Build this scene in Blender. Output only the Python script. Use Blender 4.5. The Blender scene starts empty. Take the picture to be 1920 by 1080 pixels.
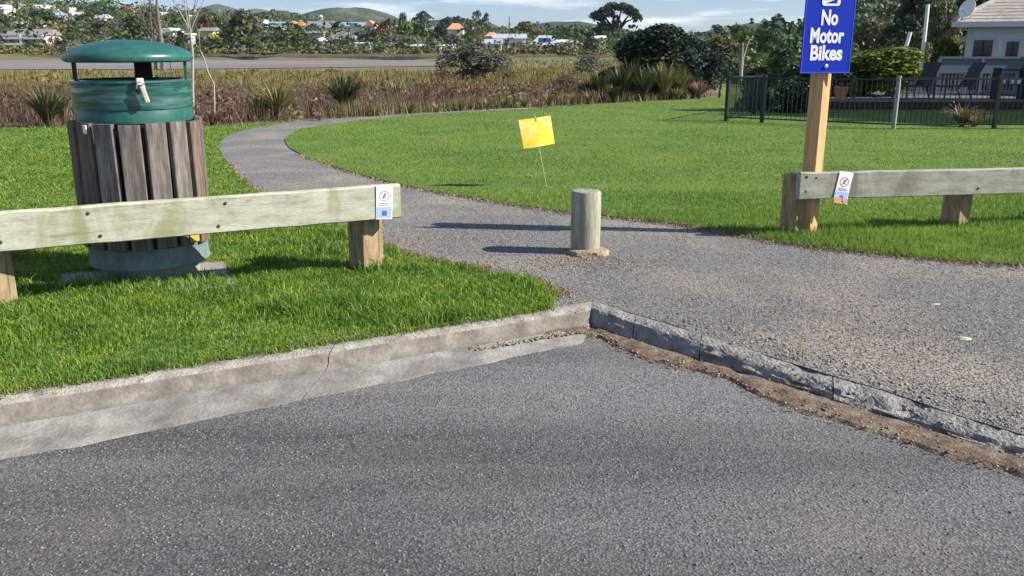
import bpy, bmesh, math, random
import numpy as np
from mathutils import Vector, Matrix
random.seed(7); rng = np.random.default_rng(11)
sc = bpy.context.scene
COL = sc.collection
PI = math.pi

# ------------------------------------------------------------------ camera, sky, sun, exposure
CAM_H, F = 1.45, 1650.0
PITCH = math.atan(455.0 / F)
CS, SN = math.cos(PITCH), math.sin(PITCH)
cd = bpy.data.cameras.new('camera'); cam = bpy.data.objects.new('camera', cd); COL.objects.link(cam)
cd.sensor_width = 36.0; cd.lens = F / 1920.0 * 36.0; cd.clip_start = 0.05; cd.clip_end = 12000
cam.location = (0, 0, CAM_H); cam.rotation_euler = (PI / 2 - PITCH, 0, 0)
sc.camera = cam

SUN_EL = math.radians(34); SUN_AZ = Vector((0.990, -0.130, 0)).normalized()   # direction towards the sun
world = bpy.data.worlds.new('World'); sc.world = world; world.use_nodes = True
wn = world.node_tree; wn.nodes.clear()
def N(nt, t, **kw):
    n = nt.nodes.new(t)
    for k, v in kw.items():
        if k == 'inp':
            for a, b in v.items(): n.inputs[a].default_value = b
        else: setattr(n, k, v)
    return n
sky = N(wn, 'ShaderNodeTexSky', sky_type='NISHITA', sun_disc=False, sun_elevation=SUN_EL,
        sun_rotation=math.atan2(SUN_AZ.x, SUN_AZ.y), air_density=1.0, dust_density=0.25, ozone_density=2.2)
tc = N(wn, 'ShaderNodeTexCoord')
sep = N(wn, 'ShaderNodeSeparateXYZ'); wn.links.new(tc.outputs['Generated'], sep.inputs[0])
zz = N(wn, 'ShaderNodeMath', operation='MAXIMUM', inp={1: 0.0}); wn.links.new(sep.outputs['Z'], zz.inputs[0])
zp = N(wn, 'ShaderNodeMath', operation='ADD', inp={1: 0.07}); wn.links.new(zz.outputs[0], zp.inputs[0])
dx = N(wn, 'ShaderNodeMath', operation='DIVIDE'); wn.links.new(sep.outputs['X'], dx.inputs[0]); wn.links.new(zp.outputs[0], dx.inputs[1])
dy = N(wn, 'ShaderNodeMath', operation='DIVIDE'); wn.links.new(sep.outputs['Y'], dy.inputs[0]); wn.links.new(zp.outputs[0], dy.inputs[1])
cx = N(wn, 'ShaderNodeCombineXYZ'); wn.links.new(dx.outputs[0], cx.inputs[0]); wn.links.new(dy.outputs[0], cx.inputs[1])
cn = N(wn, 'ShaderNodeTexNoise', inp={'Scale': 0.55, 'Detail': 6.0, 'Roughness': 0.6, 'Distortion': 0.4}); wn.links.new(cx.outputs[0], cn.inputs['Vector'])
cr = N(wn, 'ShaderNodeValToRGB'); cr.color_ramp.elements[0].position = 0.48; cr.color_ramp.elements[1].position = 0.70
wn.links.new(cn.outputs[0], cr.inputs[0])
mx = N(wn, 'ShaderNodeMix', data_type='RGBA')
wn.links.new(cr.outputs[0], mx.inputs['Factor']); 
tint = N(wn, 'ShaderNodeMix', data_type='RGBA', blend_type='MULTIPLY'); tint.inputs[0].default_value = 1.0; tint.inputs[7].default_value = (0.80, 0.98, 1.42, 1)
wn.links.new(sky.outputs[0], tint.inputs[6]); wn.links.new(tint.outputs[2], mx.inputs[6])
mx.inputs[7].default_value = (12.5, 13.0, 13.4, 1)
bg = N(wn, 'ShaderNodeBackground', inp={'Strength': 0.05}); wn.links.new(mx.outputs[2], bg.inputs[0])
wo = N(wn, 'ShaderNodeOutputWorld'); wn.links.new(bg.outputs[0], wo.inputs[0])

sl = bpy.data.lights.new('sun', 'SUN'); sl.energy = 5.0; sl.angle = math.radians(0.5); sl.color = (1.0, 0.93, 0.82)
so = bpy.data.objects.new('sun', sl); COL.objects.link(so)
sd = Vector((SUN_AZ.x * math.cos(SUN_EL), SUN_AZ.y * math.cos(SUN_EL), math.sin(SUN_EL)))
so.rotation_euler = sd.to_track_quat('Z', 'Y').to_euler(); so.location = (20, 2, 20)
sc.view_settings.view_transform = 'Standard'; sc.view_settings.look = 'None'
sc.view_settings.exposure = 1.0; sc.view_settings.gamma = 1.0; sc.view_settings.use_curve_mapping = False

# ------------------------------------------------------------------ geometry of the place
def ray(px, py):
    u = (px - 960.0) / F; v = (py - 540.0) / F
    return Vector((u, CS - v * SN, -(SN + v * CS)))
def P(px, py, Y):                       # the point seen at a pixel, Y metres ahead
    d = ray(px, py); t = Y / d.y
    return Vector((d.x * t, Y, CAM_H + d.z * t))
SL, Y0, YS = 0.02, 8.0, 38.0             # the lawn falls away gently beyond 8 m
def zl(y): return -SL * (min(max(y, Y0), YS) - Y0)
def G(px, py, z=0.0):                   # where a pixel meets the lawn surface (offset z)
    d = ray(px, py); t = -d.z / d.y; h = CAM_H - z
    Y = h / t
    if Y > Y0: Y = (h - SL * Y0) / (t - SL)
    u = d.x / d.y
    return Vector((u * Y, Y, zl(Y) + z))
def ss(a, b, x):
    t = min(max((x - a) / (b - a), 0.0), 1.0); return t * t * (3 - 2 * t)
BACK_PX = [(0, 240), (200, 239), (400, 236), (560, 226), (700, 219), (900, 206), (1100, 195), (1350, 183)]
_b = [G(*p) for p in BACK_PX]
BX = [-300, -40] + [p.x for p in _b] + [16, 40, 70]
BY = [16, 17.5] + [p.y for p in _b] + [70, 160, 300]
AU = [-0.9, -0.58, -0.45, -0.3, -0.2, -0.1, 0.0, 0.2, 0.5, 0.9]
AA = [24, 22, 17, 12, 9, 7, 5, 4, 4, 4]
def T(x, y):
    d = (y - float(np.interp(x, BX, BY))) * 0.85
    z = zl(y)
    if d <= 0: z -= 0.25 * ss(0, 1.5, -d) + 0.02
    else: z -= 1.12 * ss(0, 80, d) + 0.02
    ys = 203 + 4 * math.sin(x * 0.06) + 2 * math.sin(x * 0.17 + 1)
    u = x / max(y, 1.0)
    if y > ys - 1:
        z += 1.3 * ss(-1, 3, y - ys)
        z += float(np.interp(u, AU, AA)) * ss(0, 230, y - ys)
    if u > 0.26: z += 10 * ss(0.26, 0.42, u) * ss(75, 210, y)
    return z

# ------------------------------------------------------------------ materials
def newmat(name):
    m = bpy.data.materials.new(name); m.use_nodes = True
    nt = m.node_tree; nt.nodes.clear()
    out = N(nt, 'ShaderNodeOutputMaterial'); b = N(nt, 'ShaderNodeBsdfPrincipled')
    nt.links.new(b.outputs[0], out.inputs[0])
    return m, nt, b
def c4(c): return (c[0], c[1], c[2], 1.0)
def plain(name, col, rough=0.6, metal=0.0, spec=0.4):
    m, nt, b = newmat(name)
    b.inputs['Base Color'].default_value = c4(col); b.inputs['Roughness'].default_value = rough
    b.inputs['Metallic'].default_value = metal; b.inputs['Specular IOR Level'].default_value = spec
    return m
def ramp(nt, src, stops):
    r = N(nt, 'ShaderNodeValToRGB'); e = r.color_ramp.elements
    while len(e) < len(stops): e.new(0.5)
    for k, (p, c) in enumerate(stops):
        e[k].position = p; e[k].color = c4(c) if len(c) == 3 else c
    nt.links.new(src, r.inputs[0]); return r.outputs[0]
def coords(nt, kind='Object', scale=(1, 1, 1)):
    t = N(nt, 'ShaderNodeTexCoord'); mp = N(nt, 'ShaderNodeMapping'); mp.inputs['Scale'].default_value = scale
    nt.links.new(t.outputs[kind], mp.inputs[0]); return mp.outputs[0]
def noise(nt, vec, scale, detail=4, rough=0.55, dist=0.0):
    n = N(nt, 'ShaderNodeTexNoise', inp={'Scale': scale, 'Detail': detail, 'Roughness': rough, 'Distortion': dist})
    nt.links.new(vec, n.inputs['Vector']); return n.outputs[0]
def mixc(nt, fac, a, b, mode='MIX'):
    m = N(nt, 'ShaderNodeMix', data_type='RGBA', blend_type=mode)
    for sock, v in ((m.inputs[0], fac), (m.inputs[6], a), (m.inputs[7], b)):
        if hasattr(v, 'links'): nt.links.new(v, sock)
        elif isinstance(v, (int, float)): sock.default_value = v
        else: sock.default_value = c4(v)
    return m.outputs[2]
def bump(nt, b, h, strength=0.5, dist=0.01, prev=None):
    n = N(nt, 'ShaderNodeBump', inp={'Strength': strength, 'Distance': dist}); nt.links.new(h, n.inputs['Height'])
    if prev: nt.links.new(prev, n.inputs['Normal'])
    nt.links.new(n.outputs[0], b.inputs['Normal']); return n.outputs[0]
def noisy(name, cols, scale=6, rough=0.75, stretch=(1, 1, 1), bs=0.3, bd=0.005, fine=40, kind='Object', spec=0.3):
    m, nt, b = newmat(name); v = coords(nt, kind, stretch)
    c = ramp(nt, noise(nt, v, scale, 6, 0.62), [(0.3 + 0.4 * k / max(1, len(cols) - 1), q) for k, q in enumerate(cols)])
    f = noise(nt, v, fine, 3)
    c = mixc(nt, 0.35, c, ramp(nt, f, [(0.3, (0.35, 0.35, 0.35)), (0.7, (1, 1, 1))]), 'MULTIPLY')
    nt.links.new(c, b.inputs['Base Color']); b.inputs['Roughness'].default_value = rough; b.inputs['Specular IOR Level'].default_value = spec
    bump(nt, b, f, bs, bd); return m
def leafmat(name, cols, trans=0.25, rough=0.55, drift=None):
    m, nt, b = newmat(name)
    g = N(nt, 'ShaderNodeNewGeometry')
    st = [(k / (len(cols) - 1), q) for k, q in enumerate(cols)]
    c = ramp(nt, g.outputs['Random Per Island'], st)
    if drift:
        v = coords(nt)
        c = mixc(nt, 1.0, c, ramp(nt, noise(nt, v, drift[0], 5, 0.6), [(0.32, drift[1]), (0.5, (1, 1, 1)), (0.68, drift[2])]), 'MULTIPLY')
    nt.links.new(c, b.inputs['Base Color']); b.inputs['Roughness'].default_value = rough; b.inputs['Specular IOR Level'].default_value = 0.25
    if trans:
        tr = N(nt, 'ShaderNodeBsdfTranslucent'); nt.links.new(c, tr.inputs[0])
        ms = N(nt, 'ShaderNodeMixShader', inp={0: trans}); out = [n for n in nt.nodes if n.type == 'OUTPUT_MATERIAL'][0]
        nt.links.new(b.outputs[0], ms.inputs[1]); nt.links.new(tr.outputs[0], ms.inputs[2]); nt.links.new(ms.outputs[0], out.inputs[0])
    return m
def stones(name, scale, cols, patch, patch_scale, patch_amt, bs, bd, dark=None):
    """chip seal / gravel: every chip its own tone, with broad drifts of fines"""
    m, nt, b = newmat(name); v = coords(nt)
    vo = N(nt, 'ShaderNodeTexVoronoi', inp={'Scale': scale, 'Randomness': 1.0}); nt.links.new(v, vo.inputs['Vector'])
    sp = N(nt, 'ShaderNodeSeparateColor'); nt.links.new(vo.outputs['Color'], sp.inputs[0])
    c = ramp(nt, sp.outputs[0], [(k / (len(cols) - 1), q) for k, q in enumerate(cols)])
    gap = ramp(nt, vo.outputs['Distance'], [(0.25, (1, 1, 1)), (0.75, (0.45, 0.45, 0.45))])
    c = mixc(nt, 1.0, c, gap, 'MULTIPLY')
    big = noise(nt, v, patch_scale, 5, 0.6, 0.3)
    pm = ramp(nt, big, [(0.46, (0, 0, 0)), (0.68, (patch_amt,) * 3)])
    fine = noise(nt, v, scale * 0.45, 3)
    pm2 = mixc(nt, 1.0, pm, ramp(nt, fine, [(0.38, (0.1,) * 3), (0.6, (1, 1, 1))]), 'MULTIPLY')
    c = mixc(nt, pm2, c, patch)
    if dark:
        vv = coords(nt, 'Object', (0.22, 1.5, 1)); vv.node.inputs['Rotation'].default_value = (0, 0, math.radians(-20))
        d = ramp(nt, noise(nt, vv, dark[0], 4, 0.55, 0.5), [(0.36, (dark[1],) * 3), (0.62, (1.12,) * 3)])
        c = mixc(nt, 1.0, c, d, 'MULTIPLY')
    nt.links.new(c, b.inputs['Base Color']); b.inputs['Roughness'].default_value = 0.85; b.inputs['Specular IOR Level'].default_value = 0.3
    h = ramp(nt, vo.outputs['Distance'], [(0.0, (1, 1, 1)), (0.8, (0, 0, 0))])
    n1 = bump(nt, b, h, bs, bd); bump(nt, b, fine, 0.35, 0.01, n1)
    return m

M = {}
M['asphalt'] = stones('chip_seal', 95, [(0.122, 0.122, 0.123), (0.148, 0.148, 0.149), (0.174, 0.174, 0.174), (0.215, 0.214, 0.21)],
                      (0.19, 0.17, 0.14), 1.3, 0.35, 0.55, 0.005, dark=(0.62, 0.52))
M['gravel'] = stones('gravel', 80, [(0.125, 0.125, 0.125), (0.168, 0.168, 0.166), (0.21, 0.209, 0.204), (0.27, 0.265, 0.25)],
                     (0.31, 0.275, 0.215), 0.8, 0.9, 0.55, 0.007)
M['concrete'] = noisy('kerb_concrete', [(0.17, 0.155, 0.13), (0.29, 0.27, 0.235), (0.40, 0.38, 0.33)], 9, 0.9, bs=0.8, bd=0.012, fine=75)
def pitted(m, scale, amt):
    nt = m.node_tree; b = [n for n in nt.nodes if n.type == 'BSDF_PRINCIPLED'][0]; src = b.inputs['Base Color'].links[0].from_socket
    f = ramp(nt, noise(nt, coords(nt), scale, 2, 0.5), [(0.62, (0, 0, 0)), (0.72, (amt,) * 3)])
    nt.links.new(mixc(nt, f, src, (0.06, 0.055, 0.045)), b.inputs['Base Color'])
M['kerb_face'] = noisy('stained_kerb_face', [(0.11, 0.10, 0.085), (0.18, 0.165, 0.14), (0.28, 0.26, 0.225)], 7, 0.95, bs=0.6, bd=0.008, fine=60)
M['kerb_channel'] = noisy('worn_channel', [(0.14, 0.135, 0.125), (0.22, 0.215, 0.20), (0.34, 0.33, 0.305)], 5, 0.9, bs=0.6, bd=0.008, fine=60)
M['old_concrete'] = noisy('broken_kerb_concrete', [(0.13, 0.13, 0.125), (0.24, 0.235, 0.22), (0.36, 0.35, 0.32)], 11, 0.9, bs=1.0, bd=0.02, fine=55)
pitted(M['concrete'], 26, 0.6); pitted(M['old_concrete'], 22, 0.5)
M['pad'] = noisy('pad_concrete', [(0.24, 0.225, 0.195), (0.34, 0.32, 0.28)], 6, 0.9, bs=0.4, fine=60)
M['dirt'] = noisy('gutter_silt', [(0.06, 0.045, 0.035), (0.155, 0.108, 0.075), (0.24, 0.20, 0.16)], 14, 0.95, bs=0.8, bd=0.01, fine=70)
M['soil'] = noisy('turf_soil', [(0.085, 0.145, 0.024), (0.115, 0.185, 0.032), (0.145, 0.215, 0.044)], 1.2, 0.95, bs=0.9, bd=0.03, fine=22)
M['grass'] = leafmat('grass_blade', [(0.075, 0.15, 0.018), (0.128, 0.24, 0.03), (0.18, 0.31, 0.045), (0.28, 0.36, 0.085)], 0.45, 0.5, (2.6, (0.55, 0.68, 0.6), (1.4, 1.15, 0.9)))
M['lawn'] = leafmat('lawn_blade', [(0.102, 0.19, 0.03), (0.148, 0.25, 0.042), (0.20, 0.315, 0.06)], 0.42, 0.55, (0.45, (0.66, 0.80, 0.75), (1.38, 1.14, 0.95)))
def railmat(name, cols, stain):
    m = noisy(name, cols, 4.5, 0.85, (1, 2.5, 5), 0.35, 0.004, 30); nt = m.node_tree
    b = [n for n in nt.nodes if n.type == 'BSDF_PRINCIPLED'][0]; l = b.inputs['Base Color'].links[0]; src = l.from_socket
    v = coords(nt, 'Object', (2.2, 1, 0.8)); f = ramp(nt, noise(nt, v, 1.6, 5, 0.65, 0.8), [(0.5, (0, 0, 0)), (0.66, (0.75,) * 3)])
    k = ramp(nt, noise(nt, coords(nt, 'Object', (7, 1, 10)), 1.0, 2, 0.4), [(0.70, (0, 0, 0)), (0.78, (0.6,) * 3)])
    g = ramp(nt, noise(nt, coords(nt, 'Object', (1.1, 20, 60)), 1.0, 3, 0.6), [(0.60, (0, 0, 0)), (0.67, (0.55,) * 3)])
    c = mixc(nt, f, src, stain); c = mixc(nt, g, c, (0.13, 0.12, 0.08)); c = mixc(nt, k, c, (0.16, 0.13, 0.08)); nt.links.new(c, b.inputs['Base Color']); return m
M['rail'] = railmat('weathered_rail', [(0.27, 0.27, 0.20), (0.41, 0.41, 0.32), (0.49, 0.49, 0.40), (0.55, 0.545, 0.46)], (0.22, 0.24, 0.10))
M['rail_shaded'] = railmat('weathered_rail_shaded', [(0.20, 0.20, 0.165), (0.32, 0.32, 0.265), (0.41, 0.41, 0.345)], (0.15, 0.14, 0.11))  # same weathered timber, with the dimmer light on this rail put into the colour
_unused = noisy('weathered_rail', [(0.16, 0.16, 0.09), (0.42, 0.42, 0.27), (0.52, 0.52, 0.37), (0.58, 0.57, 0.43)], 4.5, 0.85, (1, 2.5, 5), 0.35, 0.004, 30)
_unused = noisy('weathered_rail_shaded', [(0.15, 0.15, 0.11), (0.33, 0.33, 0.25), (0.44, 0.44, 0.34)], 5, 0.85, (1, 2.5, 4), 0.35, 0.004, 30)
M['post'] = noisy('rail_post_timber', [(0.16, 0.10, 0.05), (0.31, 0.235, 0.135), (0.40, 0.33, 0.21)], 6, 0.85, (3, 3, 0.7), 0.35, 0.004, 30)
M['bollard'] = noisy('bollard_timber', [(0.17, 0.165, 0.12), (0.30, 0.295, 0.22), (0.38, 0.37, 0.28)], 7, 0.88, (3, 3, 0.5), 0.5, 0.006, 26)
M['signpost'] = noisy('new_pine', [(0.40, 0.22, 0.09), (0.55, 0.34, 0.15), (0.62, 0.41, 0.2)], 7, 0.7, (4, 4, 0.4), 0.2, 0.002, 30)
def checks(m, sc_, amt=0.7):
    nt = m.node_tree; b = [n for n in nt.nodes if n.type == 'BSDF_PRINCIPLED'][0]; src = b.inputs['Base Color'].links[0].from_socket
    f = ramp(nt, noise(nt, coords(nt, 'Object', sc_), 1.0, 3, 0.6), [(0.60, (0, 0, 0)), (0.66, (amt,) * 3)])
    nt.links.new(mixc(nt, f, src, (0.05, 0.045, 0.035)), b.inputs['Base Color'])
checks(M['bollard'], (38, 38, 1.6)); checks(M['post'], (34, 34, 1.8), 0.55)
M['slat'] = noisy('bin_slat_timber', [(0.06, 0.054, 0.05), (0.14, 0.125, 0.112), (0.24, 0.22, 0.20)], 8, 0.85, (5, 5, 0.6), 0.5, 0.004, 25)
M['slat2'] = noisy('bin_slat_red_timber', [(0.07, 0.05, 0.04), (0.15, 0.11, 0.088), (0.21, 0.165, 0.135)], 8, 0.85, (5, 5, 0.6), 0.5, 0.004, 25)
M['green'] = noisy('green_paint', [(0.010, 0.075, 0.062), (0.016, 0.10, 0.083), (0.035, 0.12, 0.10)], 5, 0.36, bs=0.02, fine=30, spec=0.5)
M['greydrum'] = noisy('faded_green_paint', [(0.10, 0.15, 0.14), (0.17, 0.23, 0.21)], 12, 0.7, bs=0.1, fine=45)
M['black'] = plain('black_steel', (0.012, 0.012, 0.014), 0.5)
M['film'] = noisy('stretched_green_bag', [(0.008, 0.05, 0.045), (0.014, 0.085, 0.072), (0.10, 0.17, 0.165)], 2.0, 0.2, (0.8, 0.8, 9), 0.1, 0.004, 8, spec=0.8)
M['white'] = plain('white_paint', (0.78, 0.78, 0.76), 0.6)
M['paper'] = plain('white_paper', (0.78, 0.78, 0.8), 0.5)
M['blue'] = plain('sign_blue', (0.0, 0.025, 0.40), 0.6, 0.0, 0.2)
M['lblue'] = plain('pale_blue_print', (0.33, 0.45, 0.72), 0.5)
M['dblue'] = plain('dark_blue_print', (0.08, 0.13, 0.30), 0.5)
M['redink'] = plain('red_print', (0.72, 0.30, 0.28), 0.5)
M['ink'] = plain('grey_print', (0.16, 0.15, 0.2), 0.5)
M['orange'] = plain('orange_print', (0.75, 0.33, 0.16), 0.5)
M['yellow'] = noisy('yellow_card', [(0.86, 0.53, 0.02), (0.88, 0.60, 0.05), (0.9, 0.74, 0.34)], 5, 0.45, bs=0.02)
M['pyellow'] = plain('faded_yellow_print', (0.9, 0.64, 0.10), 0.45)
M['steel'] = plain('galvanised_steel', (0.6, 0.6, 0.6), 0.35, 0.9)
M['brass'] = plain('brass_padlock', (0.75, 0.6, 0.4), 0.35, 0.6)
M['bark'] = noisy('grey_bark', [(0.12, 0.105, 0.085), (0.22, 0.20, 0.17)], 9, 0.9, (2, 2, 0.5), 0.5, 0.02, 20)
M['darkbark'] = plain('dark_bark', (0.035, 0.03, 0.026), 0.9)
M['paleb'] = noisy('pale_bark', [(0.28, 0.25, 0.21), (0.42, 0.40, 0.35)], 9, 0.9, (2, 2, 0.5), 0.4, 0.02, 20)
M['glass'] = plain('window_glass', (0.015, 0.017, 0.022), 0.08, 0.0, 0.6)
LEAF = {
 'dark': [(0.008, 0.017, 0.008), (0.020, 0.036, 0.016), (0.050, 0.072, 0.038)],
 'deep': [(0.012, 0.032, 0.012), (0.025, 0.058, 0.020), (0.045, 0.085, 0.028)],
 'mid': [(0.040, 0.062, 0.020), (0.075, 0.112, 0.034), (0.115, 0.15, 0.05)],
 'olive': [(0.060, 0.066, 0.030), (0.105, 0.108, 0.052), (0.155, 0.15, 0.078)],
 'greygreen': [(0.05, 0.056, 0.044), (0.095, 0.10, 0.08), (0.14, 0.145, 0.118)],
 'bright': [(0.045, 0.085, 0.012), (0.080, 0.140, 0.020), (0.120, 0.185, 0.035)],
 'lime': [(0.070, 0.105, 0.015), (0.130, 0.175, 0.028), (0.200, 0.235, 0.050)],
 'rust': [(0.060, 0.030, 0.020), (0.110, 0.055, 0.035), (0.150, 0.090, 0.050)],
 'gold': [(0.22, 0.14, 0.012), (0.38, 0.24, 0.025), (0.45, 0.32, 0.06)],
 'ochre': [(0.10, 0.08, 0.035), (0.17, 0.13, 0.06), (0.22, 0.17, 0.09)],
 'bluegreen': [(0.016, 0.030, 0.026), (0.028, 0.048, 0.042), (0.045, 0.066, 0.055)],
 'flax': [(0.055, 0.08, 0.022), (0.12, 0.14, 0.045), (0.22, 0.21, 0.08), (0.32, 0.27, 0.13)],
 'flaxdark': [(0.012, 0.022, 0.010), (0.035, 0.055, 0.020), (0.08, 0.10, 0.035), (0.15, 0.13, 0.06)],
 'straw': [(0.15, 0.12, 0.06), (0.24, 0.20, 0.10), (0.33, 0.27, 0.15)],
 'tussock': [(0.09, 0.10, 0.035), (0.16, 0.16, 0.06), (0.26, 0.23, 0.11)],
 'rush': [(0.080, 0.046, 0.033), (0.125, 0.076, 0.053), (0.17, 0.115, 0.078)],
 'sedge': [(0.11, 0.095, 0.03), (0.17, 0.145, 0.045), (0.22, 0.19, 0.07)],
 'deadpink': [(0.16, 0.09, 0.06), (0.25, 0.15, 0.11), (0.30, 0.2, 0.15)],
}
for k, v in LEAF.items(): M['leaf_' + k] = leafmat('foliage_' + k, v, 0.2)

# ------------------------------------------------------------------ mesh helpers
class MB:
    def __init__(s): s.v = []; s.f = []
    def add(s, vs, fs):
        o = len(s.v); s.v += [tuple(v) for v in vs]; s.f += [tuple(i + o for i in f) for f in fs]; return s
    def box(s, lo, hi, mtx=None, bev=0.0):
        x0, y0, z0 = lo; x1, y1, z1 = hi
        if bev:
            bm = bmesh.new(); bmesh.ops.create_cube(bm, size=1)
            for v in bm.verts: v.co = Vector(((x0 + x1) / 2 + v.co.x * (x1 - x0), (y0 + y1) / 2 + v.co.y * (y1 - y0), (z0 + z1) / 2 + v.co.z * (z1 - z0)))
            bmesh.ops.bevel(bm, geom=bm.edges[:], offset=bev, segments=2, affect='EDGES', profile=0.5)
            bm.verts.index_update(); vs = [v.co.copy() for v in bm.verts]; fs = [[v.index for v in f.verts] for f in bm.faces]; bm.free()
        else:
            vs = [Vector(p) for p in ((x0, y0, z0), (x1, y0, z0), (x1, y1, z0), (x0, y1, z0), (x0, y0, z1), (x1, y0, z1), (x1, y1, z1), (x0, y1, z1))]
            fs = [(0, 3, 2, 1), (4, 5, 6, 7), (0, 1, 5, 4), (1, 2, 6, 5), (2, 3, 7, 6), (3, 0, 4, 7)]
        if mtx: vs = [mtx @ v for v in vs]
        return s.add(vs, fs)
    def tube(s, pts, rad, n=8, cap=True):
        pts = [Vector(p) for p in pts]; m = len(pts)
        if not hasattr(rad, '__len__'): rad = [rad] * m
        vs = []; fs = []; ref = Vector((0.3, 0.9, 0.2))
        for i, p in enumerate(pts):
            d = (pts[min(i + 1, m - 1)] - pts[max(i - 1, 0)]).normalized()
            a = d.cross(ref)
            if a.length < 1e-3: a = d.cross(Vector((1, 0, 0)))
            a.normalize(); b = d.cross(a)
            for k in range(n):
                t = 2 * PI * k / n; vs.append(p + (a * math.cos(t) + b * math.sin(t)) * rad[i])
        for i in range(m - 1):
            for k in range(n):
                k2 = (k + 1) % n; fs.append((i * n + k, i * n + k2, (i + 1) * n + k2, (i + 1) * n + k))
        if cap: fs += [tuple(range(n))[::-1], tuple((m - 1) * n + k for k in range(n))]
        return s.add(vs, fs)
    def lathe(s, prof, n=32, cap=(True, True), wob=None):
        vs = []; fs = []; m = len(prof)
        for i, (r, z) in enumerate(prof):
            for k in range(n):
                t = 2 * PI * k / n; rr = r * (wob(t, z) if wob else 1); vs.append((rr * math.cos(t), rr * math.sin(t), z))
        for i in range(m - 1):
            for k in range(n):
                k2 = (k + 1) % n; fs.append((i * n + k, i * n + k2, (i + 1) * n + k2, (i + 1) * n + k))
        if cap[0]: fs.append(tuple(range(n))[::-1])
        if cap[1]: fs.append(tuple((m - 1) * n + k for k in range(n)))
        return s.add(vs, fs)
    def mesh(s, name, mat, smooth=False):
        me = bpy.data.meshes.new(name); me.from_pydata(s.v, [], s.f); me.materials.append(mat); me.update()
        if smooth:
            me.polygons.foreach_set('use_smooth', [True] * len(me.polygons))
            try: me.set_sharp_from_angle(angle=math.radians(40))
            except Exception: pass
        return me
    def build(s, name, mat, parent=None, smooth=False, loc=None, rot=None):
        return link(name, s.mesh(name, mat, smooth), parent, loc, rot)
def link(name, me, parent=None, loc=None, rot=None, scale=None):
    o = bpy.data.objects.new(name, me); COL.objects.link(o)
    if parent: o.parent = parent
    if loc is not None: o.location = loc
    if rot is not None: o.rotation_euler = rot
    if scale is not None: o.scale = scale
    return o
def tag(o, label=None, cat=None, group=None, kind=None):
    for k, v in (('label', label), ('category', cat), ('group', group), ('kind', kind)):
        if v: o[k] = v
    return o
def thing(name, label, cat, loc=(0, 0, 0), rz=0.0, group=None, scale=None):
    o = bpy.data.objects.new(name, None); COL.objects.link(o); o.location = loc; o.rotation_euler = (0, 0, rz)
    o.empty_display_size = 0.1
    if scale: o.scale = scale
    return tag(o, label, cat, group)
def mass(name, V, Fc, mat):               # numpy arrays to a mesh, all faces with the same number of corners
    me = bpy.data.meshes.new(name); n = Fc.shape[1]
    me.vertices.add(len(V)); me.vertices.foreach_set('co', V.astype(np.float32).ravel())
    me.loops.add(Fc.size); me.loops.foreach_set('vertex_index', Fc.astype(np.int32).ravel())
    me.polygons.add(len(Fc)); me.polygons.foreach_set('loop_start', (np.arange(len(Fc)) * n).astype(np.int32))
    me.polygons.foreach_set('loop_total', np.full(len(Fc), n, np.int32))
    me.update(calc_edges=True); me.materials.append(mat); return me
_tab = rng.random((64, 64))
def vnoise(x, y, s):
    x = np.asarray(x) * s; y = np.asarray(y) * s
    i = np.floor(x).astype(int); j = np.floor(y).astype(int); fx = x - i; fy = y - j
    fx = fx * fx * (3 - 2 * fx); fy = fy * fy * (3 - 2 * fy)
    g = lambda a, b: _tab[a % 64, b % 64]
    return (g(i, j) * (1 - fx) + g(i + 1, j) * fx) * (1 - fy) + (g(i, j + 1) * (1 - fx) + g(i + 1, j + 1) * fx) * fy
def inside(poly, X, Y):
    r = np.zeros(len(X), bool); n = len(poly)
    for k in range(n):
        x1, y1 = poly[k]; x2, y2 = poly[(k + 1) % n]
        if y1 == y2: continue
        c = ((y1 > Y) != (y2 > Y)) & (X < (x2 - x1) * (Y - y1) / (y2 - y1) + x1); r ^= c
    return r
def densify(pts, step=0.12, jit=0.03, lim=45):
    out = []
    for k in range(len(pts)):
        a = Vector(pts[k]); b = Vector(pts[(k + 1) % len(pts)]); L = (b - a).length
        st = max(step, step * max(abs(a.y), abs(b.y)) / 5)
        n = max(1, int(L / st)) if L < lim else 1
        nrm = Vector((-(b - a).y, (b - a).x)).normalized()
        for i in range(n):
            p = a.lerp(b, i / n)
            w = (vnoise([p.x], [p.y], 3.1)[0] - 0.5) * 2 + (vnoise([p.x + 9], [p.y], 9.0)[0] - 0.5)
            out.append(p + nrm * jit * w * (1 if n > 1 else 0))
    return out
def smoothpoly(pts):
    """Catmull-Rom through 2D points (open)"""
    pts = [Vector(p) for p in pts]; out = []
    for i in range(len(pts) - 1):
        p0 = pts[max(i - 1, 0)]; p1 = pts[i]; p2 = pts[i + 1]; p3 = pts[min(i + 2, len(pts) - 1)]
        for k in range(6):
            t = k / 6
            out.append(0.5 * ((2 * p1) + (p2 - p0) * t + (2 * p0 - 5 * p1 + 4 * p2 - p3) * t * t + (3 * p1 - p0 - 3 * p2 + p3) * t ** 3))
    return out + [pts[-1]]
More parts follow.
